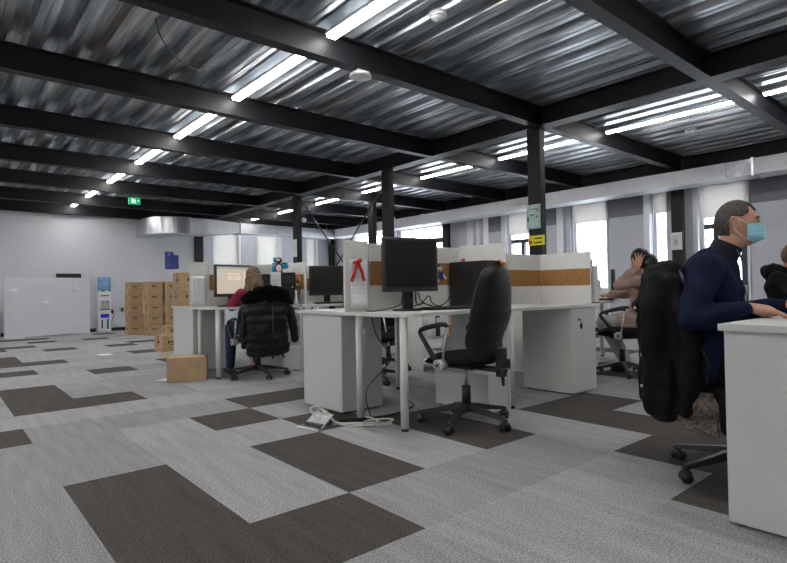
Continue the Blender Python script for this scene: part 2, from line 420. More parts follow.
# windows
wn = 0
def window(axis, P0, a, c, z0, z1, blind=None, mull=(), rail=None, dark=False):
    global wn; wn += 1
    r = thing('window_%d' % wn, None, None); r['kind'] = 'structure'
    def bx(b, u0, u1, d0, d1, z0, z1):
        return b.box(P0+d0, P0+d1, u0, u1, z0, z1) if axis == 'x' else b.box(u0, u1, P0+d0, P0+d1, z0, z1)
    f = MB(); e = .045
    bx(f, a, a+e, .06, .14, z0, z1); bx(f, c-e, c, .06, .14, z0, z1); bx(f, a+e, c-e, .06, .14, z0, z0+e); bx(f, a+e, c-e, .06, .14, z1-e, z1)
    for q in mull: bx(f, q-.025, q+.025, .06, .14, z0+e, z1-e)
    f.build('window_frame', 'frame', r)
    if rail:
        f = MB(); bx(f, a+e, c-e, .055, .145, rail[0], rail[1])
        for q in rail[2:]: bx(f, q-.045, q+.045, .05, .15, z0+e, rail[0])
        f.build('opening_sash', 'dframe', r)
    g = MB(); bx(g, a+e, c-e, .097, .103, z0+e, z1-e); g.build('pane', 'glass', r)
    if blind:
        g = MB(); bx(g, a+.01, c-.01, .018, .021, blind, z1); bx(g, a+.01, c-.01, .010, .028, blind-.02, blind)
        g.build('roller_blind', 'blind', r)
window('x', X1, *WW[0]); window('x', X1, *WW[1], mull=(8.7,), rail=(2.28, 2.42, 8.0))
window('x', X1, *WW[2], blind=1.3); window('x', X1, *WW[3], blind=2.27, rail=(2.05, 2.14, 4.75, 4.25))
window('x', X1, *WW[4], blind=2.37); window('x', X1, *WW[5], blind=2.39); window('x', X1, *WW[6], blind=2.20, rail=(1.98, 2.07, .52, .08)); window('x', X1, *WW[7], blind=2.3)
for q in EW: window('y', Y1, *q, blind=.95)
# daylight portals in the window openings
def portal(loc, rot, sx, sy):
    l = bpy.data.lights.new('window_daylight', 'AREA'); l.shape = 'RECTANGLE'; l.size = sx; l.size_y = sy; l.cycles.is_portal = True
    o = bpy.data.objects.new('window_daylight', l); COL.objects.link(o); o.location = loc; o.rotation_euler = rot
for (a, c, z0, z1) in WW: portal((X1+.2, (a+c)/2, (z0+z1)/2), (0, PI/2, 0), z1-z0, c-a)

# ---- columns
def column(x, y, z1, label, z0=0, w=.20, group=None):
    r = thing('steel_column', label, 'column', (x, y, 0), 0)
    MB().box(-.058, .058, -.10, .10, .012, z1).build('shaft', 'colsteel', r, bevel=.008)
    MB().box(-.15, .15, -.15, .15, 0, .012).build('base_plate', 'steel', r)
    return r
column(GX, 1.05, 3.05, 'charcoal steel column carrying a green notice and a yellow sign')
column(GX, 4.12, 3.05, 'charcoal steel column rising behind the large dark monitor')
column(GX, 7.22, 3.05, 'charcoal steel column behind the penguin toy with one white notice')
column(7.5, 6.97, 3.05, 'lighter steel column with braces, left of the column behind the monitor')
column(10.0, 6.95, 2.99, 'dark steel column at the window wall with a diagonal brace')
column(10.0, 1.03, 2.99, 'dark steel column at the window wall left of the masked man')
column(10.12, 12.62, 2.99, 'dark steel column in the far corner behind the back-facing monitor')
def rod(p, q, label, r=.014):
    b = MB(); p = Vector(p); q = Vector(q); d = q-p
    b.tube([(0, 0, 0), d], r, 8); o = b.build('brace_rod', 'blackp'); o.location = p
    return tag(o, label, 'brace')
rod((GX, 7.10, 3.0), (GX, 4.24, .35), 'black brace rod slanting down to the right from the notice column')
rod((GX+.1, 4.26, 2.95), (GX+.1, 7.1, .35), 'black brace rod slanting down to the left behind the big monitor')
rod((10.0, 7.1, 2.65), (10.0, 9.6, 1.3), 'black brace rod by the bright window at the window wall')

# ---- ventilation duct
vd = thing('ventilation_duct', 'long silver rectangular ventilation duct under the roof edge beam', 'duct', (9.5, 3, 2.72))
def dbox(name, m, x0, x1, y0, y1, z0, z1, bev=.004):
    return MB().box(x0-9.5, x1-9.5, y0-3, y1-3, z0-2.72, z1-2.72).build(name, m, vd, bevel=bev)
dbox('duct_section', 'wrap', 9.45, 9.90, Y0+.02, -.36, 2.70, 2.96)
dbox('duct_section', 'galvd', 9.45, 9.90, -.32, .05, 2.70, 2.96)
dbox('duct_section', 'wrap', 9.45, 9.90, .052, 7.28, 2.70, 2.96)
dbox('duct_section', 'wrap', 9.45, 9.90, 7.32, 11.4, 2.70, 2.96)
for y in (-.34, 7.30): dbox('flange', 'galv', 9.43, 9.92, y-.02, y+.02, 2.685, 2.975)
for y in (8.4, -1.9): dbox('hanger_strap', 'galv', 9.42, 9.44, y-.02, y+.02, 2.68, 3.02)
def arc_duct(name, cx, cy, r0, r1, a0, a1, z0, z1, m='galv', n=14):
    b = MB()
    vs = []
    for k in range(n+1):
        t = math.radians(a0+(a1-a0)*k/n)
        for r in (r0, r1):
            for z in (z0, z1): vs.append((cx+r*math.cos(t)-9.5, cy+r*math.sin(t)-3, z-2.72))
    fs = []
    for k in range(n):
        o = 4*k; fs += [(o, o+4, o+6, o+2), (o+1, o+3, o+7, o+5), (o, o+1, o+5, o+4), (o+2, o+6, o+7, o+3)]
    fs += [(0, 2, 3, 1), (4*n, 4*n+1, 4*n+3, 4*n+2)]
    b.add(vs, fs, False); return b.build(name, m, vd)
arc_duct('elbow', 9.45, 11.4, .02, .45, 0, 90, 2.69, 2.97)
dbox('duct_section', 'galv', 6.25, 9.43, 11.42, 11.85, 2.66, 2.95)
dbox('flange', 'galv', 6.2, 6.25, 11.39, 11.88, 2.64, 2.97)
b = MB(); A = [(-3.3, 8.42, -.06), (-3.3, 8.85, -.06), (-3.3, 8.85, .23), (-3.3, 8.42, .23)]
Bq = [(-4.3, 8.30, -.16), (-4.3, 8.95, -.16), (-4.3, 8.95, .26), (-4.3, 8.30, .26)]
Cq = [(-4.75, 8.30, -.16), (-4.75, 8.95, -.16), (-4.75, 8.95, .26), (-4.75, 8.30, .26)]
b.add(A+Bq+Cq, [(i, (i+1) % 4, 4+(i+1) % 4, 4+i) for i in range(4)]+[(4+i, 4+(i+1) % 4, 8+(i+1) % 4, 8+i) for i in range(4)]+[(0, 3, 2, 1), (8, 9, 10, 11)], False)
b.build('reducer', 'wrap', vd)
dbox('flange', 'galv', 4.71, 4.75, 11.28, 11.97, 2.54, 3.0)
arc_duct('elbow', 4.71, 12.20, .24, .92, 180, 270, 2.55, 2.99)
dbox('duct_section', 'galv', 3.79, 4.47, 12.20, 12.79, 2.55, 2.99)

# ---- strip lights
def striplight(x, y, z, L, label, w=.12, grp=None):
    r = thing('strip_light', label, 'ceiling light', (x, y, z), 0, grp)
    MB().box(-w/2-.01, w/2+.01, -L/2, L/2, .026, .050).build('housing', 'lamph', r)
    MB().box(-w/2, w/2, -L/2+.01, L/2-.01, 0, .026).build('diffuser', 'lamp', r)
    for q in (-.7, .7): MB().tube([(0, q, .05), (0, q, .082)], .006, 6).build('hanger', 'cableb', r)
    return r
ordn = {0: 'nearest', 1: 'second', 2: 'third', 3: 'fourth', 4: 'fifth', 5: 'sixth', 6: 'seventh', 7: 'eighth', 8: 'ninth'}
lamps = [(2.24, 'long lamp row on the left', .085), (7.15, 'lamp row beyond the girder', .055), (-2.3, 'added unseen lamp row above the open floor', .14)]  # third row is out of view, added to brighten faces turned towards it
for X, nm, wd in lamps:
    for k, y in enumerate([-4.05, -2.05, -.05, 1.95, 3.95, 5.95, 7.95, 9.95, 11.9]):
        L = 1.86 if y < 11 else 1.4
        striplight(X, y, 3.225, L, 'white strip light, %s bay of the %s' % (ordn[k], nm), wd)
for k, y in enumerate([]): striplight(-2.3, y, 3.18, 1.86, 'added unseen white strip light above the open floor, %s of its row' % ordn[k], .06)

# ---- ceiling devices
def disc(x, y, z, r, h, name, label, cat):
    t = thing(name, label, cat, (x, y, z))
    MB().cyl((0, 0, -h*.45), h*.45, r, 24).build('mounting_base', 'white', t)
    MB().tube([(0, 0, -h*.45), (0, 0, -h*.8), (0, 0, -h)], [r*.82, r*.72, r*.35], 24).build('sensor_head', 'white', t)
    MB().tube([(0, 0, -h), (0, 0, -h-.004)], [r*.16, r*.16], 12).build('indicator', 'pencil', t)
    return t
disc(2.78, .05, 3.30, .075, .07, 'smoke_detector', 'round white smoke detector on the metal roof deck', 'smoke detector')
disc(8.2, .1, 3.30, .08, .07, 'smoke_detector', 'white smoke detector on the deck above the window side', 'smoke detector')
t = thing('wireless_access_point', 'flat white disc device fixed under the nearest beam', 'access point', (2.63, .95, 3.05))
MB().box(-.07, .07, -.05, .05, -.03, 0).build('bracket', 'white', t)
MB().tube([(0, 0, -.03), (0, 0, -.055), (0, 0, -.065)], [.10, .11, .085], 28).build('disc_housing', 'white', t)
t = thing('camera_dome', 'small white dome sensor on the column behind the penguin toy', 'sensor', (GX+.1, 7.1, 2.52))
MB().sph((0, 0, 0), .05, 14, 10).build('dome', 'white', t); MB().box(-.03, .0, -.03, .03, -.03, .06).build('mount', 'white', t)
def wire(name, pts, r, m, label, cat='cable', sub=6):
    P_ = [Vector(p) for p in pts]; out = []
    for i in range(len(P_)-1):
        p0 = P_[max(i-1, 0)]; p1 = P_[i]; p2 = P_[i+1]; p3 = P_[min(i+2, len(P_)-1)]
        for k in range(sub):
            t = k/sub; out.append(.5*((2*p1)+(p2-p0)*t+(2*p0-5*p1+4*p2-p3)*t*t+(3*p1-p0-3*p2+p3)*t**3))
    out.append(P_[-1]); o0 = P_[0].copy()
    o = MB().tube([p-o0 for p in out], r, 6).build(name, m); o.location = o0
    return tag(o, label, cat) if label else o
wire('hanging_cable', [(.95, 1.6, 3.29), (1.05, 1.75, 3.2), (1.25, 1.95, 3.15), (1.5, 2.15, 3.17), (1.72, 2.25, 3.29)], .006, 'cableb', 'black cable sagging below the roof deck near the first beam')

# ---- exit sign
t = thing('exit_sign', 'green illuminated running-figure exit sign hanging below the far ceiling', 'exit sign', (2.80, 9.2, 2.88)); t.scale = (.78, .78, .95)
MB().box(-.15, .15, -.02, .02, 0, .16).build('sign_box', 'green', t, bevel=.004)
g = MB()
g.box(-.08, -.03, -.0235, -.0205, .03, .13); g.box(.0, .02, -.0235, -.0205, .05, .10); g.sph((.012, -.022, .118), (.012, .002, .012), 10, 6)
g.m = Matrix.Translation((.01, -.022, .05)) @ Matrix.Rotation(.7, 4, 'Y'); g.box(-.005, .005, -.0015, .0015, -.035, 0)
g.m = Matrix.Translation((.01, -.022, .05)) @ Matrix.Rotation(-.9, 4, 'Y'); g.box(-.005, .005, -.0015, .0015, -.035, 0)
g.m = Matrix.Translation((.01, -.022, .09)) @ Matrix.Rotation(-1.2, 4, 'Y'); g.box(-.004, .004, -.0015, .0015, -.03, .03)
g.m = Matrix.Identity(4); g.add([(.11, -.0235, .06), (.11, -.0235, .11), (.07, -.0235, .085), (.11, -.0205, .06), (.11, -.0205, .11), (.07, -.0205, .085)], [(0, 1, 2), (5, 4, 3), (0, 3, 4, 1), (1, 4, 5, 2), (2, 5, 3, 0)], False)
g.build('pictogram', 'signw', t)
MB().tube([(-.1, 0, .16), (-.1, 0, .44)], .004, 6).tube([(.1, 0, .16), (.1, 0, .44)], .004, 6).build('suspension', 'cableb', t)

# ================================================================== FURNITURE
ZT_ = .795; TH = .028; ZU = ZT_-TH
def rounded(pts, rad, n=6):
    out = []; L = len(pts)
    for i in range(L):
        r = rad.get(i, 0); p = Vector(pts[i])
        if not r: out.append(tuple(p)); continue
        a = (Vector(pts[i-1])-p).normalized(); b = (Vector(pts[(i+1) % L])-p).normalized()
        for k in range(n+1):
            t = k/n; s = p+a*r; e = p+b*r; q = s*(1-t)**2+p*2*t*(1-t)+e*t*t; out.append(tuple(q))
    return out
def leg(par, x, y, h=ZU, r=.028):
    b = MB(); b.tube([(x, y, .02), (x, y, h)], r, 20); o = b.build('leg', 'leg', par)
    MB().tube([(x, y, 0), (x, y, .02)], r*.9, 16).build('foot_cap', 'blackp', o); return o
def desk(loc, label, pts, rad, legs, extra=None, m='deskw', grp=None):
    t = thing('desk', label, 'desk', (loc[0], loc[1], 0), 0, grp)
    MB().prism(rounded([(x-loc[0], y-loc[1]) for x, y in pts], rad), ZU, ZT_).build('desktop', m, t, bevel=.003)
    for x, y in legs: leg(t, x-loc[0], y-loc[1])
    if extra:
        for (nm, x0, x1, y0, y1, z0, z1) in extra: MB().box(x0-loc[0], x1-loc[0], y0-loc[1], y1-loc[1], z0, z1).build(nm, 'deskw', t)
    return t
def cabinet(loc, w, d, h, label, face='-y', m='desk', lock=True, drawers=0):
    """closed pedestal, origin at its floor corner; door on the -y side"""
    t = thing('cabinet', label, 'cabinet', (loc[0], loc[1], 0))
    b = MB(); b.box(.0, w, .018, d, .012, h); b.build('body', m, t, bevel=.002)
    if drawers:
        hh = (h-.02)/drawers
        for k in range(drawers):
            q = MB().box(.002, w-.002, 0, .018, .014+k*hh, .014+(k+1)*hh-.006).build('drawer', m, t, bevel=.001)
            MB().box(w/2-.05, w/2+.05, -.014, 0, .014+k*hh+hh*.7, .014+k*hh+hh*.7+.008).build('handle', 'chrome', q)
    else:
        q = MB().box(.002, w-.002, 0, .018, .014, h-.004).build('door', m, t, bevel=.001)
        if lock:
            MB().tube([(w*.28, 0, h-.10), (w*.28, -.012, h-.10)], .013, 16).build('lock', 'chrome', q)
            k = MB(); k.box(w*.28-.004, w*.28+.004, -.022, -.012, h-.106, h-.094); k.sph((w*.28+.012, -.02, h-.16), (.02, .008, .028), 12, 8)
            k.tube([(w*.28, -.018, h-.106), (w*.28+.01, -.02, h-.135)], .003, 6); k.build('key', 'blackp', q)
    f = MB()
    for sx in (.04, w-.04):
        for sy in (.05, d-.04): f.cyl((sx, sy, 0), .012, .018, 10)
    f.build('glide', 'blackp', t); return t
def divider(x0, y0, x1, y1, top, label, cork=(.97, 1.17), z0=ZT_, corkrange=(0, 1)):
    """screen standing on the desk from (x0,y0) to (x1,y1) with a cork band"""
    L = math.hypot(x1-x0, y1-y0); a = math.atan2(y1-y0, x1-x0)
    t = thing('desk_divider', label, 'desk divider', (x0, y0, z0), a); h = top-z0; w = .009
    MB().box(0, L, -w, w, 0, h).build('screen_panel', 'board', t, bevel=.002)
    if cork:
        c = MB().box(L*corkrange[0]+.004, L*corkrange[1]-.004, -w-.004, w+.004, cork[0]-z0, cork[1]-z0); o = c.build('cork_strip', 'cork', t)
        e = MB().box(L*corkrange[0]+.0, L*corkrange[0]+.004, -w-.005, w+.005, cork[0]-z0, cork[1]-z0).box(L*corkrange[1]-.004, L*corkrange[1], -w-.005, w+.005, cork[0]-z0, cork[1]-z0)
        e.build('edge_trim', 'leg', o)
    s = MB()
    for q in (.03, L-.03): s.tube([(q, -w-.001, h-.03), (q, -w-.004, h-.03)], .006, 10)
    s.build('screw_cap', 'pencil', t); return t

def pod(dx, dy, near, full=True):
    X = lambda x: x+dx; Y = lambda y: y+dy
    if near != 'third':
        nm = {'near': 'nearest', 'far': 'second'}[near]
        # seat-side desks
        desk((X(1.9), Y(-.1)), {'near': 'curved white desk with rounded corner carrying the large dark monitor', 'far': 'curved white desk where the woman with the fur-hooded coat sits'}[near],
             [(X(1.86), Y(.28)), (X(1.86), Y(-.50)), (X(2.95), Y(-.43)), (X(2.95), Y(.11)), (X(2.3), Y(.11)), (X(2.3), Y(.28))], {1: .22}, [(X(1.91), Y(.07)), (X(1.93), Y(-.40))],
             [('end_panel', X(2.92), X(2.95), Y(-.50), Y(.10), 0, ZU)])
        desk((X(3.6), Y(-.2)), {'near': 'straight white desk with a locking cabinet below, behind the office chair', 'far': 'white desk holding the back-facing monitor behind the nearest cabinet'}[near],
             [(X(2.955), Y(.11)), (X(2.955), Y(-.50)), (X(4.25), Y(-.55)), (X(4.25), Y(.11))], {}, [(X(3.01), Y(-.46))])
        if near == 'near': cabinet((X(3.79), Y(-.53)), .40, .52, ZU-.002, 'tall white cabinet with lock and hanging key under the right desk', m='deskw')
        else: cabinet((X(3.79), Y(-.53)), .40, .52, ZU-.002, 'white cabinet under the desk of the back-facing monitor', m='deskw')
        cabinet((X(2.68), Y(-.50)), .235, .56, .30, {'near': 'low white box unit under the desk behind the office chair base', 'far': 'low white box unit beneath the desk behind the padded coat'}[near], lock=False)
    EY = {'near': .93, 'far': 1.03, 'third': .878}[near]
    # far-side cabinet closing the end of the run
    cabinet((X(1.91), Y(.305)), .40, {'far': .70}.get(near, .56), ZU-.002, {'near': 'pale grey cabinet end beside the floor socket, nearest of the desk ends', 'far': 'pale grey cabinet end behind the open cardboard box', 'third': 'pale grey cabinet end under the masked man\'s hands'}[near], lock=False)
    desk((X(2.4), Y(.5)), {'near': 'pale desktop over the nearest grey cabinet, behind the paper-covered screen', 'far': 'pale desktop carrying two cardboard boxes over the grey cabinet', 'third': 'pale desk where the masked man types'}[near],
         [(X(1.88), Y(.285)), (X(2.305), Y(.285)), (X(2.305), Y(.115)), (X(2.98), Y(.115)), (X(2.98), Y(EY)), (X(1.88), Y(EY))], {}, [(X(2.93), Y(.82))], m='desk')
    if near != 'third':
        desk((X(3.6), Y(.5)), {'near': 'far-side desk behind the cork screen of the nearest pod', 'far': 'far-side desk behind the computer tower and penguin toy'}[near],
             [(X(2.985), Y(.115)), (X(4.25), Y(.115)), (X(4.25), Y(EY)), (X(2.985), Y(EY))], {}, [(X(4.18), Y(.86)), (X(3.05), Y(.86))])
N = 'near'
pod(0, 0, 'near'); pod(0, 3.12, 'far'); pod(0, -3.22, 'third')
# dividers, nearest pod
divider(1.80, .10, 2.02, .10, 1.325, 'narrow end screen covered with a pinned sheet and red ribbon', None)
divider(2.025, .10, 3.03, .10, 1.31, 'white screen with cork band behind the large dark monitor', (.99, 1.175))
divider(3.06, .125, 3.06, -.40, 1.325, 'white screen between the two near desks, behind the office chair back', (.98, 1.165))
divider(3.07, .10, 4.25, .10, 1.285, 'cork-banded screen behind the right desk, beneath the yellow sign', (.97, 1.13))
divider(4.262, .125, 4.262, -.46, 1.29, 'cork-banded side screen at the right end of the near desks', (.97, 1.13))
# dividers, second pod
divider(1.80, 3.22, 2.02, 3.22, 1.325, 'narrow end screen with white sheets beside the cardboard boxes', None)
divider(2.025, 3.22, 3.03, 3.22, 1.31, 'white screen behind the lit monitor', (.99, 1.175))
divider(3.06, 3.245, 3.06, 2.70, 1.325, 'side screen right of the penguin toy', (.99, 1.175), corkrange=(.4, .95))
divider(3.07, 3.22, 4.25, 3.22, 1.285, 'screen behind the back-facing monitor', (.97, 1.13))
divider(4.262, 3.245, 4.262, 2.66, 1.29, 'side screen at the far end of the second desk run', (.97, 1.13))

# window-side desks
desk((5.2, .0), 'white desk by the windows where the woman in pink sits', [(4.60, .75), (4.60, -.04), (6.6, -.04), (6.6, .75)], {1: .15}, [(4.70, .08), (6.52, .04), (6.52, .68)], [('end_panel', 4.62, 4.645, .14, .74, 0, ZU)])
divider(4.62, .70, 6.55, .70, 1.05, 'low white screen behind the desk of the woman in pink', None)
c = cabinet((9.55, -4.2), .5, 3.6, 1.22, 'low white cupboard row along the window wall carrying a monitor and red binder', m='deskw', lock=False)

# ------------------------------------------------------------------ office chairs
def caster_geo(b, c, a):
    dx, dy = math.cos(a), math.sin(a); nx, ny = -dy, dx
    for s in (-1, 1):
        p = (c[0]+nx*s*.014, c[1]+ny*s*.014, c[2]); q = (c[0]+nx*s*.030, c[1]+ny*s*.030, c[2])
        b.tube([p, q], .028, 16)
    b.tube([(c[0], c[1], c[2]+.0), (c[0], c[1], c[2]+.05)], [.012, .01], 8)
    b.sph((c[0], c[1], c[2]+.014), (.03, .03, .024), 12, 8)
def make_chair(label, loc, rz, grp=None, basea=0):
    t = thing('office_chair', label, 'office chair', loc, rz, grp)
    for k in range(5):
        a = basea+2*PI*k/5; d = Vector((math.cos(a), math.sin(a), 0)); s = d.cross(Vector((0, 0, 1)))
        b = MB(); pts = []
        ring = []
        for r, z, w, h in ((.02, .125, .030, .028), (.10, .118, .028, .024), (.23, .095, .022, .017), (.33, .078, .019, .013), (.345, .072, .012, .008)):
            ring.append([d*r+s*w+Vector((0, 0, z-h)), d*r+s*w*.7+Vector((0, 0, z+h*.7)), d*r-s*w*.7+Vector((0, 0, z+h*.7)), d*r-s*w+Vector((0, 0, z-h))])
        vs = [p for q in ring for p in q]; fs = [(i*4+j, i*4+(j+1) % 4, i*4+4+(j+1) % 4, i*4+4+j) for i in range(4) for j in range(4)]+[(0, 1, 2, 3), (19, 18, 17, 16)]
        b.add(vs, fs, False); arm = b.build('base_arm', 'blackp', t, bevel=.006)
        b = MB(); caster_geo(b, (d.x*.325, d.y*.325, .028), a+.6+k*1.3); b.build('caster', 'blackp', arm)
    MB().cyl((0, 0, .09), .05, .042, 20, .036).cyl((0, 0, .14), .13, .032, 20, .030).build('hub_cover', 'blackp', t)
    MB().cyl((0, 0, .27), .13, .014, 16).build('gas_column', 'chrome', t)
    b = MB(); b.cbox((0, 0, .415), (.16, .24, .045), .012); b.cbox((0, -.20, .405), (.07, .26, .03), .01); b.box(-.025, .025, -.325, -.27, .36, .55)
    b.tube([(.05, .0, .40), (.20, .03, .385), (.25, .04, .38)], .007, 8)
    b.build('mechanism', 'blackp', t)
    b = MB(); b.tube([(-.05, -.31, .43), (-.05, -.335, .40), (-.05, -.345, .31)], [.012, .014, .010], 8); b.cbox((.05, -.30, .44), (.05, .05, .07), .01)
    b.build('adjustment_lever', 'blackp', t)
    def seatf(u, v, top):
        x = (u-.5)*2; y = (v-.5)*2
        k = (abs(x)**4+abs(y)**4)**.25; m_ = max(abs(x), abs(y)); f = m_/k if k > 0 else 1
        X = x*f*.245; Yy = y*f*.235+.01; e = max(0, 1-m_**5)
        z = (.465+.045*e) if top else (.462-.045*e)
        z -= max(0, y-.4)**2*.06
        return (X, Yy, z)
    b = MB(); b.grid(lambda u, v: seatf(u, v, True), 18, 18); b.grid(lambda u, v: seatf(u, v, False), 18, 18)
    o = b.build('seat', 'fabric', t); bm = bmesh.new(); bm.from_mesh(o.data); bmesh.ops.remove_doubles(bm, verts=bm.verts, dist=.0165); bmesh.ops.recalc_face_normals(bm, faces=bm.faces); bm.to_mesh(o.data); bm.free()
    # backrest: tall, tapering shell with a lumbar bulge
    def wid(v): return (.195+.042*math.sin(min(v*1.25, 1)*PI*.62)) if v < .55 else .2285-.075*((v-.55)/.45)**2.2
    def bk(u, v, front):
        v2 = v; w_ = wid(v2); e_ = min(1, (v*(1-v)*4)**.3) if 0 < v < 1 else 0
        x = (u-.5)*2; w2 = w_*(.80+.20*e_)
        z = .455+.635*v; yb = -.245-.06*v+.045*math.exp(-((v-.22)/.16)**2)-.03*max(0, v-.6)
        curve = .045*x*x
        th = .03*(1-abs(x)**4)*e_
        return (x*w2, yb+curve+(th+.012 if front else -th), z)
    b = MB(); b.grid(lambda u, v: bk(u, v, True), 16, 22); bf = b
    bf.build('backrest_cushion', 'fabric', t)
    b = MB(); b.grid(lambda u, v: bk(u, v, False), 16, 22)
    edge = []
    for k in range(23): edge.append((bk(0, k/22, True), bk(0, k/22, False)))
    for k in range(17): edge.append((bk(k/16, 1, True), bk(k/16, 1, False)))
    for k in range(22, -1, -1): edge.append((bk(1, k/22, True), bk(1, k/22, False)))
    for k in range(16, -1, -1): edge.append((bk(k/16, 0, True), bk(k/16, 0, False)))
    vs = [q for p in edge for q in p]; b.add(vs, [(2*i, 2*i+1, 2*i+3, 2*i+2) for i in range(len(edge)-1)], True)
    sh = b.build('backrest_shell', 'leather', t)
    # seams of the shell
    b = MB()
    for vv, bow in ((.60, -.06), (.30, .10)):
        b.tube([Vector(bk(u/12, vv+bow*(u/12*(1-u/12))*4-.0, False))+Vector((0, -.001, 0)) for u in range(1, 12)], .0028, 6)
    b.build('seam', 'blackp', sh)
    for s in (-1, 1):
        b = MB(); x = s*.275
        b.tube([(x, .02, .44), (x, .07, .50), (x, .17, .63), (x, .185, .655), (x, .17, .675), (x, .12, .69), (x, .0, .715), (x, -.045, .715), (x, -.065, .70)], [.018, .018, .016, .016, .016, .017, .017, .016, .013], 12)
        ar = b.build('armrest', 'blackp', t)
        MB().tube([(x, -.06, .70), (x, -.03, .55), (x, -.015, .455)], .0085, 10).build('strut', 'chrome', ar)
        MB().tube([(x-s*.05, .01, .44), (x+s*.022, .01, .44), (x+s*.026, .01, .44)], [.034, .040, .034], 24).build('pivot_disc', 'silverp', ar)
        b = MB(); b.tube([(x+s*.026, .01, .44), (x+s*.029, .01, .44)], .012, 12)
        for q in range(5):
            A_ = q*2*PI/5; b.tube([(x+s*.026, .01+.022*math.cos(A_), .44+.022*math.sin(A_)), (x+s*.029, .01+.022*math.cos(A_), .44+.022*math.sin(A_))], .005, 8)
        b.build('screw_cap', 'blackp', ar)
        MB().box(min(x, s*.2), max(x, s*.2), -.02, .04, .425, .455).build('arm_bracket', 'blackp', t)
    return t
ch = make_chair('empty black office chair in front of the near desks', (2.385, -.545, 0), math.radians(5), basea=math.radians(-20))
chm = dup(ch, (2.565, -2.20, 0), math.radians(209), 'office chair under the masked man, black coat over its back')
chg = dup(ch, (2.32, 2.55, 0), math.radians(-3), 'office chair carrying the padded fur-hooded coat')
for c_ in bpy.data.objects:
    if c_.parent == chm and c_.name.startswith('base_arm'): c_.rotation_euler = (0, 0, math.radians(36))
chg.scale = (1, 1, .93); chm.scale = (1, 1, .945)
chw = dup(ch, (5.20, -.27, 0), math.radians(22), 'office chair on which the woman in pink sits')
chb = dup(ch, (3.75, 1.95, 0), math.radians(150), 'black office chair partly seen behind the paper-covered end screen')
chc = dup(ch, (3.05, 1.33, 0), math.radians(200), 'black office chair glimpsed under the near desk through the legs')
chd = dup(ch, (6.4, -1.75, 0), math.radians(120), 'navy-black chair far behind the masked man beside the hooded person')

# ------------------------------------------------------------------ monitors and computers
def monitor(label, x0, y0, x1, y1, zb, zt, zdesk, lit=False, flip=False, bezel='bezel'):
    """screen rectangle from (x0,y0) to (x1,y1) seen from the camera side; stand on zdesk"""
    cx, cy = (x0+x1)/2, (y0+y1)/2; W = math.hypot(x1-x0, y1-y0); a = math.atan2(y1-y0, x1-x0)
    t = thing('monitor', label, 'monitor', (cx, cy, zdesk), a)
    zb -= zdesk; zt -= zdesk; h = zt-zb
    MB().cbox((0, .018, (zb+zt)/2), (W, .036, h), .006).build('housing', bezel, t)
    MB().cbox((0, .055, (zb+zt)/2), (W*.6, .045, h*.6), .015).build('rear_cover', 'blackp', t)
    f = MB(); f.box(-W/2+.022, W/2-.022, -.0025, .001, zb+.035, zt-.022); s = f.build('screen', 'screen' if not lit else 'lit', t)
    if lit:
        w_ = W/2-.022
        g = MB(); g.box(-w_, w_, -.0035, -.0026, zt-.046, zt-.022); g.build('title_bar', 'litbar', s)
        g = MB(); g.box(-w_*.42, w_*.30, -.0035, -.0026, zb+h*.52, zb+h*.74); g.box(w_*.5, w_, -.0035, -.0026, zb+.05, zb+h*.8); g.build('window_area', 'litbox', s)
        g = MB(); g.box(-w_*.42, w_*.30, -.0045, -.0036, zb+h*.66, zb+h*.68); g.box(w_*.5, w_, -.0045, -.0036, zb+h*.5, zb+h*.515); g.box(-w_*.2, w_*.1, -.0045, -.0036, zb+h*.58, zb+h*.6); g.build('dialog_line', 'pencil', s)
    MB().cbox((0, .065, (zb+.06)/2+.01), (.085, .03, zb+.08), .008).build('stand_neck', 'blackp', t)
    n = 20; b = MB(); pts = [(.125*math.cos(2*PI*k/n), .06+.10*math.sin(2*PI*k/n)) for k in range(n)]; b.prism(pts, 0, .012); b.build('stand_foot', 'blackp', t)
    return t
M['lit'] = mat('lit_screen_cream', (.40, .36, .29), .4, emit=.42, var=.05, vs=3)
M['litbar'] = mat('lit_screen_bar', (.30, .33, .30), .4, emit=.3, var=0)
M['litbox'] = mat('lit_screen_window', (.5, .42, .32), .4, emit=.5, var=0)
monitor('large dark monitor with screen off on the curved near desk', 2.02, -.085, 2.47, -.20, .94, 1.345, ZT_)
monitor('lit monitor with pale windows on the desk of the seated woman', 1.99, 2.93, 2.52, 3.05, .91, 1.285, ZT_, lit=True)
monitor('dark monitor behind the nearest grey cabinet, left of the end screen', 3.30, 3.02, 3.75, 2.82, .90, 1.295, ZT_)
monitor('black monitor on the cupboard row far behind the masked man', 9.70, -1.00, 9.70, -1.55, 1.38, 1.72, 1.222)
def keyboard(x, y, a, label, w=.44):
    t = thing('keyboard', label, 'keyboard', (x, y, ZT_), a)
    MB().cbox((0, 0, .010), (w, .15, .018), .005).build('case', 'blackp', t)
    k = MB()
    for r in range(5):
        for c_ in range(15): k.box(-w/2+.02+c_*(w-.04)/15, -w/2+.02+(c_+.85)*(w-.04)/15, -.06+r*.024, -.04+r*.024, .018, .023)
    k.build('keys', 'bezel', t); return t
keyboard(2.56, -.22, math.radians(-12), 'black keyboard beside the foot of the large dark monitor')
keyboard(2.22, 2.86, .1, 'black keyboard under the lit monitor')
keyboard(3.45, 2.72, -.2, 'black keyboard in front of the dark back-row monitor')
keyboard(2.75, -2.52, .2, 'dark keyboard under the masked man\'s hands')
keyboard(5.60, .06, .3, 'black keyboard on the window-side desk')
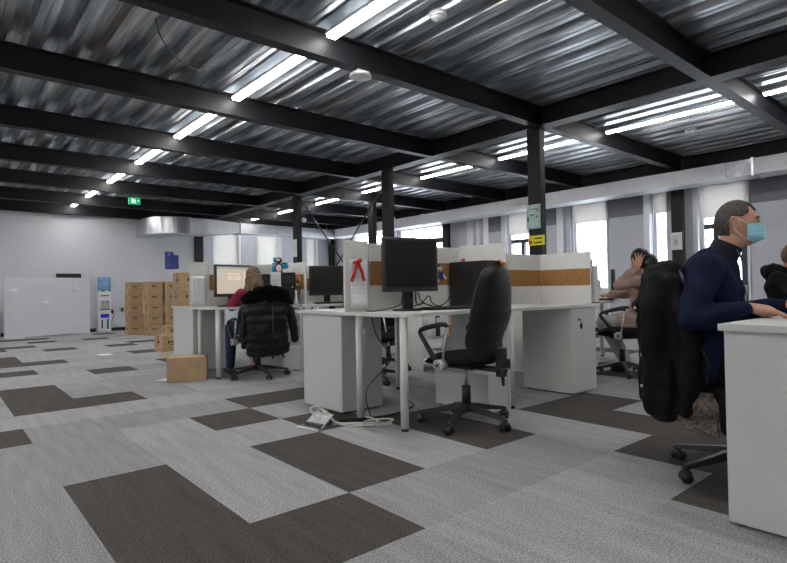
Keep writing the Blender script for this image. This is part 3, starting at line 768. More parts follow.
def tower(x, y, a, label, w=.18, d=.42, h=.38, z=ZT_):
    t = thing('computer_tower', label, 'computer', (x, y, z), a)
    MB().box(-w/2, w/2, -d/2, d/2, .01, h).build('case', 'blackp', t, bevel=.005)
    f = MB().box(-w/2, w/2, -d/2-.012, -d/2, .012, h-.002).build('front_bezel', 'screen', t, bevel=.003)
    MB().box(-w/2+.02, w/2-.02, -d/2-.014, -d/2-.0121, h-.08, h-.045).box(-w/2+.02, w/2-.02, -d/2-.014, -d/2-.0121, h-.13, h-.10).build('drive_bay', 'bezel', f)
    MB().tube([(.04, -d/2-.012, h-.18), (.04, -d/2-.017, h-.18)], .010, 12).build('power_button', 'silverp', f)
    MB().box(-w/2+.02, -w/2+.05, -d/2+.02, -d/2+.05, 0, .01).box(w/2-.05, w/2-.02, d/2-.05, d/2-.02, 0, .01).box(-w/2+.02, -w/2+.05, d/2-.05, d/2-.02, 0, .01).box(w/2-.05, w/2-.02, -d/2+.02, -d/2+.05, 0, .01).build('foot', 'blackp', t)
    return t
tower(2.955, -.14, math.radians(0), 'black computer tower beside the screen behind the office chair', .17, .40, .385)
tower(2.90, 2.90, math.radians(-20), 'black computer tower below the penguin toy', .16, .30, .40)
tower(2.68, 3.0, math.radians(-20), 'dark computer tower behind the hanging printed sheets', .16, .30, .38)
t = thing('laptop', 'dark laptop on the window-side desk left of the woman in pink', 'laptop', (5.73, .30, ZT_), .35)
MB().cbox((0, -.12, .010), (.36, .24, .018), .005).build('base', 'blackp', t)
b = MB(); b.m = Matrix.Rotation(-.25, 4, 'X'); b.cbox((0, .006, .13), (.36, .012, .24), .004); l_ = b.build('lid', 'bezel', t)
b = MB(); b.m = Matrix.Rotation(-.25, 4, 'X'); b.box(-.165, .165, -.002, 0, .02, .24); b.build('display', 'screen', l_)

# ------------------------------------------------------------------ papers and signs (real sheets, a little thick, slightly curled)
def sheet(label, cat, loc, a, w, h, m='paper', curl=.006, name='paper_sheet', marks=None, mm='pencil', th=.0012, tilt=0):
    """vertical sheet facing local -y, hanging from its top edge at loc"""
    r = MB()
    f = lambda u, v: ((u-.5)*w, -curl*(1-v)**2*math.sin(u*PI*.8+.4)-.001, -h*(1-v))
    r.grid(f, 6, 8)
    t = thing(name, label, cat, loc, a); t.rotation_euler = (0, tilt, a)
    s = r.build('sheet', m, t, solid=th)
    if marks:
        b = MB()
        for (u0, u1, v0, v1) in marks:
            y = -curl*(1-(v0+v1)/2)**2*math.sin((u0+u1)/2*PI*.8+.4)-.001
            b.box((u0-.5)*w, (u1-.5)*w, y-.0022, y-.0010, -h*(1-v0), -h*(1-v1))
        b.build('print', mm, s)
    return t
def lines(n, u0=.12, u1=.88, v0=.1, v1=.9, th=.012, sd=1):
    R_ = random.Random(sd); return [(u0, u0+(u1-u0)*R_.uniform(.5, 1), v0+(v1-v0)*k/n, v0+(v1-v0)*k/n+th) for k in range(n)]
sheet('tall white sheet pinned on the narrow near end screen', 'paper', (1.925, .086, 1.185), 0, .175, .36, curl=.018, marks=lines(4, .1, .9, .3, .95, .006, 2))
sheet('white printed sheets pinned to the screen beside the cardboard boxes', 'paper', (1.90, 3.205, 1.16), 0, .17, .33, curl=.01, marks=lines(9, .1, .9, .1, .95, .01, 5)+[(.48, .5, .35, .95)])
# ribbon
t = thing('red_ribbon', 'red ribbon bow pinned on the sheet of the narrow end screen', 'ribbon', (1.90, .064, 1.165))
b = MB(); b.sph((0, 0, 0), (.022, .010, .018), 12, 8, lambda d: 1+.15*math.sin(7*d.x)); b.sph((-.024, 0, -.004), (.024, .009, .012), 10, 8); b.sph((.022, 0, .012), (.022, .009, .016), 10, 8); b.build('bow', 'red', t)
for s, L in ((-1, .13), (1, .135)):
    b = MB(); b.grid(lambda u, v: (s*(.008+.05*v)+(u-.5)*.024, -.004+.004*math.sin(v*9), -.01-L*v+.01*u*s), 2, 10); b.build('tail', 'red', t, solid=.0015)
# hanging sheets next to the tower, small things by the second pod
sheet('printed calendar sheet clipped to the dark computer tower', 'paper', (2.69, 2.80, 1.20), math.radians(-20), .13, .31, curl=.01, marks=lines(9, .1, .9, .05, .75, .014, 8))
t = thing('penguin_toy', 'blue black and white plush penguin sitting on the computer towers', 'plush toy', (2.80, 2.92, 1.197), math.radians(-25))
t.scale = (.92, .92, .92)
MB().sph((0, 0, .065), (.060, .045, .072), 18, 12).sph((0, -.004, .165), (.050, .042, .045), 16, 12).build('body', 'blackp', t)
MB().sph((0, -.020, .06), (.043, .032, .054), 16, 12).build('belly', 'white', t)
MB().sph((-.006, -.032, .170), (.030, .016, .022), 14, 10).build('face', 'white', t)
MB().sph((-.016, -.047, .175), .006, 8, 6).sph((.008, -.047, .175), .006, 8, 6).build('eye', 'blackp', t)
MB().tube([(-.004, -.045, .160), (-.004, -.066, .156)], [.009, .002], 8).build('beak', 'orange', t)
b = MB(); b.sph((-.062, .01, .055), (.030, .018, .058), 12, 8); b.sph((-.045, .02, .175), (.030, .02, .035), 12, 8); b.build('scarf', 'cyan', t)
b = MB(); b.sph((.085, .012, .085), (.050, .020, .034), 14, 8); b.sph((.10, .0, .115), (.022, .015, .022), 10, 8); b.build('wing', 'cyan', t)
b = MB(); b.tube([(-.085, -.004, .118), (-.04, -.02, .125)], [.008, .012], 8); b.tube([(.04, -.02, .12), (.095, -.004, .132)], [.012, .008], 8); b.build('flipper', 'blackp', t)
b = MB(); b.sph((-.03, -.04, .008), (.026, .034, .011), 10, 8); b.sph((.03, -.04, .008), (.026, .034, .011), 10, 8); b.build('foot', 'red', t)
t = thing('card_box', 'small yellow card box behind the seated woman\'s head', 'box', (2.52, 2.90, ZT_), -.3)
MB().box(-.045, .045, -.03, .03, 0, .26).build('box_body', 'yellow', t); MB().box(-.035, .035, -.0325, -.031, .16, .22).build('print', 'orange', t)
t = thing('gift_figure', 'white slim figurine in front of the black computer tower', 'figurine', (2.90, 2.68, ZT_))
MB().tube([(0, 0, 0), (0, 0, .04), (0, 0, .09), (0, 0, .15), (0, 0, .17)], [.028, .022, .014, .010, .003], 14).build('body', 'white', t); MB().sph((0, 0, .17), .013, 10, 8).build('head', 'white', t)
t = thing('paper_house', 'orange and tan paper house ornament on the side screen', 'ornament', (3.035, 2.84, .93), math.radians(-90))
MB().box(-.045, .045, -.012, 0, 0, .18).build('house_front', 'cork', t)
MB().add([(-.06, -.016, .17), (.06, -.016, .17), (0, -.016, .24), (-.06, 0, .17), (.06, 0, .17), (0, 0, .24)], [(0, 1, 2), (5, 4, 3), (0, 3, 4, 1), (1, 4, 5, 2), (2, 5, 3, 0)], False).build('roof', 'orange', t)
MB().box(-.03, -.01, -.0135, -.0122, .10, .13).box(.01, .03, -.0135, -.0122, .10, .13).box(-.012, .012, -.0135, -.0122, 0, .06).build('window', 'paper', t)
# plain paper cut-out pinned on the cork by the large monitor
t = thing('paper_cutout', 'blue and white paper cut-out pinned to the cork right of the large monitor', 'ornament', (2.79, .083, 1.035))
MB().prism(rounded([(-.03, .0), (.03, .0), (.022, .07), (-.022, .07)], {2: .02, 3: .02}), 0, .003).build('blue_shape', 'bluepaper', t)
MB().sph((0, 0, .0), (.001, .001, .001), 6, 4)
o = t.children[0]; o.rotation_euler = (PI/2, 0, 0)
b = MB(); b.prism([(-.028+.02*math.cos(k*PI/6), .1+.02*math.sin(k*PI/6)) for k in range(12)], -.001, .002); b.prism([(.0+.018*math.cos(k*PI/6), .092+.022*math.sin(k*PI/6)) for k in range(12)], -.001, .0024)
b.prism([(.02, .03), (.065, .0), (.07, .012), (.025, .055)], -.001, .002); b.prism([(-.02, .02), (-.05, -.02), (-.04, -.03), (-.01, .0)], -.001, .002)
o = b.build('white_shape', 'paper', t); o.rotation_euler = (PI/2, 0, 0)
b = MB(); b.prism([(-.03+.014*math.cos(k*PI/5), .118+.012*math.sin(k*PI/5)) for k in range(10)], -.001, .004); o = b.build('dark_shape', 'blackp', t); o.rotation_euler = (PI/2, 0, 0)
# things around the near tower
t = thing('red_clip', 'small dark red clip on top of the computer tower', 'clip', (2.93, -.04, 1.181)); MB().sph((0, 0, .012), (.028, .012, .012), 12, 8).build('bow', 'red', t); MB().sph((.012, 0, .022), (.016, .010, .010), 10, 6).build('loop', 'red', t)
t = thing('pinned_garland', 'salmon paper strip pinned along the top of the cork behind the office chair', 'ornament', (3.045, -.27, 1.17), math.radians(-90))
b = MB()
for k in range(9): b.sph((-.085+k*.023, -.006, .008*math.sin(k*2.1)), (.016, .004, .014), 8, 6)
b.build('paper_petals', mat('salmon_paper', (.62, .20, .13), .7), t)
b = MB().box(-.10, .10, -.003, 0, -.004, .004).build('strip', 'paper', t)
# cables on and under the near desk
wire('monitor_cable', [(2.22, -.06, .90), (2.16, -.10, .84), (2.02, -.02, .802), (1.95, .05, .801)], .004, 'cableb', 'black cable looping left of the large monitor foot')
wire('monitor_cable', [(2.35, -.08, .96), (2.42, -.0, .86), (2.50, .04, .83), (2.58, .02, .90), (2.64, .04, .84), (2.72, .0, .803)], .005, 'cableb', 'black cable waving right of the large monitor stand')
wire('monitor_cable', [(2.42, -.03, .93), (2.5, .02, .86), (2.6, -.02, .815), (2.7, -.05, .84), (2.78, -.06, .93), (2.84, -.07, 1.0)], .005, 'cableb', 'black cable rising to the computer tower')
wire('monitor_cable', [(2.30, .03, .90), (2.40, .05, .82), (2.55, .06, .84), (2.7, .05, .802)], .004, 'cableg', 'dark green cable behind the large monitor')
wire('power_cable', [(2.02, .06, .76), (2.03, .02, .62), (2.10, -.02, .50), (2.13, -.03, .44), (2.08, .0, .36), (1.97, .05, .24), (1.95, .05, .14), (1.98, .04, .02)], .005, 'cableg', 'dark green cable hanging below the curved near desk')
wire('power_cable', [(1.985, .11, .66), (1.98, .1, .5), (1.96, .1, .3), (1.955, .1, .1), (1.93, .13, .012)], .004, 'cable', 'pale cable hanging beside the near desk leg')
wire('power_cable', [(1.62, .17, .07), (1.62, .19, .115), (1.64, .15, .09), (1.72, .10, .008), (1.80, .0, .008), (1.90, -.10, .008), (1.96, -.16, .010), (2.06, -.12, .012), (2.0, -.05, .012), (1.88, -.04, .016), (1.80, -.10, .016), (1.84, -.17, .018), (1.92, -.12, .02), (1.95, .0, .02), (1.93, .13, .012)], .007, 'cable', 'thick white cable coiled on the carpet by the floor socket', sub=10)
wire('power_cable', [(1.58, .16, .06), (1.56, .20, .115), (1.60, .17, .13), (1.66, .12, .08), (1.70, .05, .008), (1.82, -.12, .010), (1.9, -.2, .01), (1.98, -.2, .01)], .007, 'cable', 'second white cable leaving the floor socket', sub=10)
wire('power_cable', [(1.75, .14, .008), (1.95, .05, .009), (2.15, .0, .009), (2.35, .05, .009), (2.52, .16, .009), (2.6, .3, .009)], .009, 'cableb', 'black corrugated cable running under the near desks')
t = thing('floor_socket', 'open floor socket box with silver lid by the nearest cabinet', 'floor socket', (1.58, .13, 0), math.radians(12))
MB().box(-.11, .11, -.11, .11, 0, .012).build('rim', 'chrome', t, bevel=.003)
b = MB(); b.m = Matrix.Translation((-.0, -.0, .012)) @ Matrix.Rotation(math.radians(-32), 4, 'Y'); b.box(-.09, .09, -.09, .09, .02, .028); b.build('lid', 'silverp', t)
MB().box(-.06, .06, -.08, .08, .012, .03).build('socket_insert', 'bezel', t)
b = MB(); b.cbox((.03, .03, .052), (.045, .045, .045), .01); b.cbox((.03, -.04, .052), (.045, .045, .045), .01); b.build('plug', 'white', t)

# signs on columns
cx_ = GX-.105
sheet('green and white printed notice on the column above the yellow sign', 'notice', (5.535, 1.06, 2.05), -PI/2, .215, .32, m=mat('pale_green_print', (.42, .58, .50), .5, var=.2, vs=14), curl=.004, name='notice', marks=[(.05, .16, .3, .5), (.2, .8, .8, .83), (.25, .55, .55, .6), (.7, .8, .45, .52), (.72, .84, .72, .78)], mm='dframe', th=.003)
t = thing('yellow_sign', 'yellow warning sign with dark lines on the column', 'sign', (5.533, 1.02, 1.575), -PI/2)
MB().box(-.125, .125, -.006, -.001, -.065, .065).build('plate', 'yellow', t)
MB().box(-.03, .10, -.0085, -.0062, .015, .035).box(-.04, .09, -.0085, -.0062, -.04, -.018).build('lettering', mat('dark_olive_ink', (.14, .13, .03), .8), t)
MB().box(-.11, -.07, -.0085, -.0062, -.045, .0).build('symbol', 'red', t)
sheet('white notice with a dark figure on the column behind the penguin toy', 'notice', (5.535, 7.22, 2.10), -PI/2, .17, .38, curl=.004, name='notice', marks=[(.42, .58, .2, .5), (.3, .7, .7, .74), (.35, .65, .55, .58)], mm='pencil', th=.003)
sheet('white sheet on the column behind the large dark monitor', 'notice', (5.535, 4.14, 1.68), -PI/2, .2, .25, curl=.004, name='notice', marks=lines(3, .1, .9, .2, .9, .02, 3), th=.003)
sheet('white notice on the window-side column left of the masked man', 'notice', (9.935, 1.04, 1.93), -PI/2, .2, .32, curl=.004, name='notice', marks=lines(5, .1, .9, .2, .9, .03, 4)+[(.3, .6, .3, .6)], th=.003)
# blue posters on the end wall
sheet('royal blue poster with pale lines on the back wall above the boxes', 'poster', (4.68, Y1-.004, 2.17), 0, .24, .50, m='bluepaper', curl=0, name='poster', marks=lines(6, .15, .8, .1, .6, .012, 6)+[(.3, .6, .8, .9)], mm='lightblue', th=.003)
sheet('second blue poster overlapping lower right on the back wall', 'poster', (4.84, Y1-.010, 2.08), 0, .20, .40, m='bluepaper', curl=0, name='poster', marks=lines(4, .2, .85, .1, .6, .012, 7), mm='lightblue', th=.003)

# ================================================================== BACK OF THE ROOM
def carton(label, loc, a, s=(.40, .32, .25), grp=None):
    t = thing('cardboard_box', label, 'box', loc, a, grp); w, d, h = s
    MB().box(-w/2, w/2, -d/2, d/2, .001, h-.002).build('carton', 'card', t, bevel=.004)
    b = MB().box(-w/2-.001, w/2+.001, -.025, .025, h-.0035, h-.001).box(-w/2-.0015, -w/2-.0005, -.025, .025, h-.09, h-.002).box(w/2+.0005, w/2+.0015, -.025, .025, h-.09, h-.002)
    b.build('tape', 'cardd', t)
    b = MB(); y = -d/2-.0012
    b.box(-.07, -.045, y, -d/2-.0002, h*.48, h*.68); b.box(-.035, .05, y, -d/2-.0002, h*.56, h*.64); b.box(-.03, .03, y, -d/2-.0002, h*.40, h*.44); b.box(-w/2+.01, w/2-.01, y, -d/2-.0002, h*.82, h*.835)
    x = -w/2-.0012
    b.box(x, -w/2-.0002, -.05, .03, h*.5, h*.66); b.box(x, -w/2-.0002, -.04, .05, h*.36, h*.40)
    b.build('printed_mark', 'ink', t)
    h_ = MB()
    h_.tube([(0, -d/2-.0006, h*.75), (0, -d/2+.0, h*.75)], .0, 4) if False else None
    return t
box0 = carton('cardboard box, bottom of the leftmost column of the back stack', (3.22, 10.85, 0), 0, (.34, .32, .25))
cnames = ['leftmost column', 'second column from left', 'third column, in front']
base = [(3.22, 10.85), (3.50, 10.30), (3.87, 10.25)]
lev = ['bottom', 'second from bottom', 'middle', 'fourth', 'top']
for ci, (bx, by) in enumerate(base):
    for k in range(5):
        if ci == 0 and k == 0: continue
        dup(box0, (bx+random.uniform(-.012, .012), by+random.uniform(-.012, .012), k*.2515), random.uniform(-.03, .03), 'cardboard box, %s of the %s of the back stack' % (lev[k], cnames[ci]), 'cartons stacked by the back wall')
box0['group'] = 'cartons stacked by the back wall'
dup(box0, (3.62, 9.45, 0), .02, 'single cardboard box on the floor in front of the back stack', 'cartons stacked by the back wall')
carton('small cardboard box on the carpet behind the grey cabinet end', (2.54, 6.30, 0), .1, (.34, .30, .27))
carton('cardboard box standing on the grey cabinet desktop, lower of two', (2.05, 3.99, ZT_), -.05, (.30, .30, .215))
carton('cardboard box on top of another on the grey cabinet desktop', (2.06, 3.99, ZT_+.217), .03, (.29, .30, .215))
# open carton by the desk leg
a_ = -.45
t = thing('open_cardboard_box', 'open cardboard box with raised flap on the floor beside the white desk leg', 'box', (1.665, 2.925, 0), a_)
w_, d_, h_ = .40, .26, .26
b = MB(); b.box(-w_/2, w_/2, -d_/2, -d_/2+.005, 0, h_); b.box(-w_/2, w_/2, d_/2-.005, d_/2, 0, h_); b.box(-w_/2, -w_/2+.005, -d_/2+.005, d_/2-.005, 0, h_); b.box(w_/2-.005, w_/2, -d_/2+.005, d_/2-.005, 0, h_); b.box(-w_/2, w_/2, -d_/2, d_/2, 0, .004)
b.build('carton', 'card', t)
b = MB(); b.box(-w_/2+.006, w_/2-.03, -d_/2+.002, d_/2-.004, h_-.006, h_-.001); b.build('top_flap', 'card', t)
b = MB(); b.m = Matrix.Translation((-w_/2, 0, h_)) @ Matrix.Rotation(.55, 4, 'Y'); b.box(-.075, .0, -d_/2, d_/2, 0, .005); b.build('side_flap', 'card', t)
b = MB(); b.tube([(-w_/2-.0005, -.0, h_*.62), (-w_/2-.002, -.0, h_*.62)], .028, 14); b.box(-w_/2-.0018, -w_/2-.0005, -.05, .06, .05, .10); b.build('hand_hole', 'ink', t)
t = thing('floor_paper', 'white paper scrap on the carpet beside the open cardboard box', 'paper', (1.47, 3.08, .001), .6); MB().box(-.09, .09, -.06, .06, 0, .003).build('sheet', 'paper', t)
t = thing('floor_paper', 'small white floor plate on the far carpet', 'paper', (1.60, 6.45, .001), .1); MB().box(-.09, .09, -.10, .10, 0, .006).build('plate', 'paper', t)
# water cooler
t = thing('water_cooler', 'white water cooler with blue bottle against the back wall', 'water cooler', (2.92, 12.58, 0))
MB().cbox((0, 0, .53), (.30, .32, 1.04), .02).build('body', 'white', t)
MB().box(-.11, .11, -.175, -.161, .60, .82).build('tap_recess', 'pencil', t)
b = MB(); b.tube([(-.05, -.165, .80), (-.05, -.20, .79), (-.05, -.20, .75)], .010, 8); b.build('tap', 'red', t)
b = MB(); b.tube([(.05, -.165, .80), (.05, -.20, .79), (.05, -.20, .75)], .010, 8); b.build('tap', 'royal', t)
MB().box(-.10, .10, -.168, -.1605, .93, .955).box(-.12, .12, -.205, -.16, .58, .60).build('trim_bar', 'blackp', t)
MB().cbox((0, -.155, .42), (.20, .03, .10), .008).build('blue_badge', 'royal', t)
MB().box(-.085, -.05, -.168, -.1605, .10, .32).build('dark_stripe', 'ink', t); MB().box(.04, .09, -.168, -.1605, .08, .34).build('pale_stripe', 'teal', t)
MB().tube([(0, 0, 1.05), (0, 0, 1.08), (0, 0, 1.10), (0, 0, 1.14), (0, 0, 1.24), (0, 0, 1.25), (0, 0, 1.34), (0, 0, 1.35), (0, 0, 1.42), (0, 0, 1.44)], [.05, .06, .12, .135, .135, .128, .128, .135, .135, .11], 24).build('water_bottle', 'bottle', t)
t = thing('cup_holder', 'clear cup rack on the back wall above the water cooler', 'cup holder', (3.10, Y1-.03, 1.28)); MB().box(-.03, .03, -.05, .029, -.35, .18).build('holder', 'frame', t); MB().tube([(0, -.06, -.34), (0, -.06, .16)], .035, 12).build('cup_tube', 'bottle', t)
for i, (x, z, lb) in enumerate(((3.16, .52, 'black socket with plug beside the water cooler'), (3.42, .56, 'second black socket right of the water cooler'))):
    t = thing('wall_socket', lb, 'socket', (x, Y1-.001, z)); MB().box(-.06, .06, -.02, 0, -.06, .06).build('plate', 'pencil', t, bevel=.003)
    b = MB(); b.sph((0, -.035, 0), (.055, .035, .05) if i == 0 else (.03, .02, .06), 12, 8); b.build('plug', 'blackp', t)
wire('cooler_cable', [(3.16, 12.74, .50), (3.20, 12.73, .40), (3.14, 12.72, .22), (3.12, 12.72, .10), (3.05, 12.74, .05)], .008, 'cableb', 'black cable from the wall socket to the water cooler')
# big white board leaning on the wall
pA = Vector((.74, 11.75, 0)); pB = Vector((2.56, 12.35, 0)); L_ = (pB-pA).length; aa = math.atan2((pB-pA).y, (pB-pA).x)
t = thing('display_board', 'large white board with three embossed stars standing before the back wall', 'board', pA, aa)
MB().box(0, L_, 0, .04, .02, 1.40).build('panel', 'wall', t, bevel=.003)
MB().box(.05, .35, -.12, .16, 0, .02).box(L_-.35, L_-.05, -.12, .16, 0, .02).build('foot', 'wall', t)
b = MB()
for (u, z, r) in ((.20, 1.10, .13), (.87, .82, .13), (1.57, 1.12, .10)):
    for k in range(6):
        q = k*PI/3; b.tube([(u*L_/1.92, -.006, z), (u*L_/1.92+r*math.cos(q), -.003, z+r*.8*math.sin(q))], [.022, .005], 6)
b.build('embossed_star', 'frame', t)
t = thing('side_board', 'white board end at the far left beside the star board', 'board', (.0, 12.3, 0), .1); MB().box(0, .72, 0, .04, 0, 1.02).build('panel', 'wall', t); MB().box(.05, .3, -.1, .14, 0, .015).build('foot', 'blackp', t)
t = thing('wall_plaque', 'long black plaque on the back wall above the white board', 'plaque', (2.17, Y1-.001, 1.47)); MB().box(-.28, .28, -.02, 0, -.055, .055).build('plate', 'cardd' if False else 'blackp', t, bevel=.002)
b = MB()
for k in range(9): b.box(-.23+k*.052, -.195+k*.052, -.0215, -.0202, -.018, .018)
b.build('relief', 'bezel', t)
# cupboard-top things and seat-level things at far right
t = thing('ring_binder', 'red ring binder standing on the cupboard row left of the far black monitor', 'binder', (9.68, -.84, 1.222), math.radians(-70)); MB().box(-.045, .045, -.14, .14, 0, .32).build('cover', 'red', t, bevel=.003); MB().box(-.03, .03, -.1415, -.1402, .12, .22).build('label_patch', 'paper', t)
for k in range(5):
    o = dup(t, (4.0+k*.075, 1.55, .40), math.radians(2), ['white binder', 'dark binder', 'grey binder', 'pale binder', 'orange binder'][k]+' standing on the low shelf under the far-side desk', 'binders on the low shelf')
    o.name = 'ring_binder'
    for c_ in o.children:
        if c_.name.startswith('cover'):
            c_.data = c_.data.copy(); c_.data.materials[0] = M[['paper', 'blackp', 'frame', 'paper', 'orange'][k]]
t = thing('low_shelf', 'low white shelf holding binders seen under the near desk', 'shelf', (4.15, 1.58, 0)); MB().box(-.3, .3, -.15, .15, .37, .40).box(-.3, .3, -.15, .15, .08, .10).build('shelf_board', 'deskw', t); MB().box(-.32, -.30, -.15, .15, 0, .75).build('side_panel', 'deskw', t); MB().box(.30, .32, -.15, .15, 0, .75).build('side_panel', 'deskw', t)
t = thing('flower_gift', 'small pink and white packet beside the far black monitor', 'packet', (9.66, -.98, 1.222)); MB().cbox((0, 0, .05), (.12, .14, .10), .02).build('packet', mat('pink_packet', (.6, .25, .3), .6), t); MB().sph((0, 0, .12), (.04, .05, .03), 10, 8).build('bow', 'paper', t)
# papers and folders leaning at the right end screen
t = thing('document_tray', 'stack of white papers in a black holder right of the cork side screen', 'papers', (4.37, -.33, ZT_), math.radians(-3))
MB().box(-.04, .04, -.12, .12, .01, .36).build('paper_stack', 'paper', t); MB().box(-.05, .05, -.13, .13, 0, .01).build('tray', 'blackp', t)
MB().tube([(-.03, -.1, .34), (-.03, -.1, .42), (.035, -.1, .43), (.04, -.1, .34)], .006, 8).build('wire_loop', 'blackp', t)
# handset on the window desk
t = thing('desk_phone', 'dark upright device behind the woman in pink', 'phone', (6.31, .36, ZT_)); t.scale = (1, 1, 1.2); MB().cbox((0, 0, .03), (.18, .16, .06), .01).build('base', 'blackp', t); MB().cbox((-.02, .02, .18), (.05, .04, .28), .01).build('handset', 'blackp', t)

# ================================================================== PEOPLE
def head_pt(d, s=1.0, nose=True):
    """d unit direction, +Y face, +Z up -> point on the head surface (metres, origin mid-head)"""
    x, y, z = d
    X = .076*x; Y_ = .094*y; Z = .118*z
    if z < 0:
        X *= 1-.34*(-z)**1.6; Y_ = Y_*(1-.20*(-z)**1.4)+.030*(-z)**1.3
    if y < 0: X *= 1.02; Y_ *= 1.0+.06*max(0, z)
    f = max(0, y)
    g = lambda a, b, c, w, h: math.exp(-((x-a)/w)**2-((z-c)/h)**2)*f
    if nose: Y_ += .026*g(0, 0, -.16, .13, .17)+.010*g(0, 0, .02, .10, .2)
    Y_ += .006*g(0, 0, .26, .5, .10)-.011*g(.38, 0, .06, .17, .10)-.011*g(-.38, 0, .06, .17, .10)
    Y_ += .006*g(0, 0, -.48, .22, .06)+.009*g(0, 0, -.86, .28, .14)+.004*g(.45, 0, -.22, .2, .2)+.004*g(-.45, 0, -.22, .2, .2)
    return Vector((X, Y_, Z))*s
def add_head(b, Mx, s=1.0, nu=48, nv=36, off=0, keep=None):
    old = b.m; b.m = Mx
    vs = []; fs = []
    for j in range(nv+1):
        ph = PI*j/nv
        for i in range(nu):
            th = 2*PI*i/nu; d = (math.sin(ph)*math.cos(th), math.sin(ph)*math.sin(th), math.cos(ph))
            vs.append(head_pt(d, s)*(1+off))
    for j in range(nv):
        for i in range(nu): fs.append((j*nu+i, (j+1)*nu+i, (j+1)*nu+(i+1) % nu, j*nu+(i+1) % nu))
    if keep: fs = [f for f in fs if keep(sum((Vector(vs[k]) for k in f), Vector())/4/s)]
    b.add(vs, fs, True); b.m = old
def add_ears(b, Mx, s=1.0):
    old = b.m; b.m = Mx
    for q in (-1, 1):
        b.tube([Vector((q*.070, .004, -.028))*s, Vector((q*.082, -.000, .0))*s, Vector((q*.086, -.008, .024))*s, Vector((q*.087, -.022, .032))*s, Vector((q*.085, -.032, .012))*s, Vector((q*.077, -.020, -.026))*s, Vector((q*.070, .002, -.030))*s], [.009*s, .0085*s, .0085*s, .0088*s, .008*s, .008*s, .009*s], 8)
        b.sph(Vector((q*.076, -.012, .0))*s, (.009*s, .018*s, .028*s), 10, 8)
    b.m = old
def frame(o, y, z):
    """matrix with local +Y along y and +Z close to z at origin o"""
    y = Vector(y).normalized(); z = Vector(z); x = y.cross(z).normalized(); z = x.cross(y)
    m = Matrix((x, y, z)).transposed().to_4x4(); m.translation = Vector(o); return m
def add_hand(b, wrist, fwd, palm_dn, side=1, curl=.35, spread=1.0, s=1.0):
    """hand at wrist pointing along fwd, palm facing palm_dn; side=+1 puts the thumb on local +X"""
    old = b.m; m = frame(wrist, fwd, -Vector(palm_dn)); b.m = m
    b.tube([(0, -.03*s, 0), (0, .0, 0), (0, .03*s, 0), (0, .06*s, 0), (0, .085*s, 0)], [.024*s, .024*s, .026*s, .026*s, .018*s], 10)
    for k in range(4):
        x = (k-1.5)*.0205*s*side*-1
        b.tube([(x*.6, .01*s, .0), (x, .085*s, .002)], [.013*s, .0115*s], 8); b.sph((x, .088*s, .002), .0115*s, 8, 6)
    Ls = [.070, .078, .073, .056]
    for k in range(4):
        x = -(k-1.5)*.0205*s*side*-1
        x = (1.5-k)*.0205*s*side; L = Ls[k]*s; a = 0; p = Vector((x, .088*s, .002)); an = (1.5-k)*.07*spread*side
        pr_ = p.copy()
        for j, fr in enumerate((.45, .31, .24)):
            a += curl*(.6, 1, .8)[j]; d = Vector((math.sin(an)*math.cos(a), math.cos(an)*math.cos(a), -math.sin(a)))
            q = pr_+d*L*fr; b.tube([pr_, q], [(.0098, .0088, .0080)[j]*s, (.0088, .0080, .0070)[j]*s], 8); b.sph(q, (.0088, .0080, .0072)[j]*s, 8, 6); pr_ = q
    p = Vector((side*.022, .012, -.004))*s; d1 = Vector((side*.62, .72, -.30)).normalized(); d2 = Vector((side*.30, .92, -.25)).normalized()
    q = p+d1*.042*s; r_ = q+d2*.034*s; e = r_+d2*.024*s
    b.tube([p-d1*.02*s, p, q, r_, e], [.014*s, .014*s, .0115*s, .0100*s, .0080*s], 8); b.sph(e, .0082*s, 8, 6)
    b.m = old
def chain(b, pts, rad):
    pts = [Vector(p) for p in pts]
    for i in range(len(pts)-1):
        b.tube([pts[i], pts[i+1]], [rad[i], rad[i+1]], 14); b.sph(pts[i], rad[i], 14, 10)
    b.sph(pts[-1], rad[-1], 14, 10)

# ---------------- the masked man (local frame: root at floor below the pelvis, +Y faces his desk)
def seated(name_label, loc, rz): return thing('person', name_label, 'person', loc, rz)
man = seated('man in navy jumper and blue face mask typing at the right-hand desk', (2.49, -2.08, 0), math.radians(202))
HM = frame((0, .145, 1.248), (0.0, 1, -.02), (0, .02, 1)) @ Matrix.Scale(.955, 4)
Rsh, Rel, Rwr = Vector((.200, .0, 1.03)), Vector((.325, -.07, .795)), Vector((.26, .155, .842))
Lsh, Lel, Lwr = Vector((-.200, .02, 1.03)), Vector((-.29, .14, .80)), Vector((-.10, .36, .84))
def body_core(b, torso=1.0):
    chain(b, [(0, -.01, .56), (0, .0, .66), (0, .01, .78), (0, .02, .92), (0, .03, 1.00)], [.135*torso, .125*torso, .13*torso, .14*torso, .12*torso])
    for s in (-1, 1):
        chain(b, [(s*.07, -.01, .56), (s*.075, .02, .75), (s*.085, .02, .93), (s*.13, .015, 1.0), (s*.190, .008, 1.02)], [.12*torso, .105*torso, .11*torso, .09*torso, .062*torso])
b = MB(); body_core(b, .93)
chain(b, [(0, .055, 1.03), (0, .085, 1.10), (0, .125, 1.17)], [.075, .056, .058])
for S_, E_, W_ in ((Rsh, Rel, Rwr), (Lsh, Lel, Lwr)): chain(b, [S_, E_, W_], [.048, .038, .026])
add_head(b, HM); add_ears(b, HM)
add_hand(b, Rwr+Vector((-.01, .018, 0)), (-.10, 1, -.22), (0, -.2, -1), side=-1, curl=.30, s=1.04)
add_hand(b, Lwr+Vector((.01, .018, 0)), (.10, 1, -.25), (0, -.2, -1), side=1, curl=.30, s=1.04)
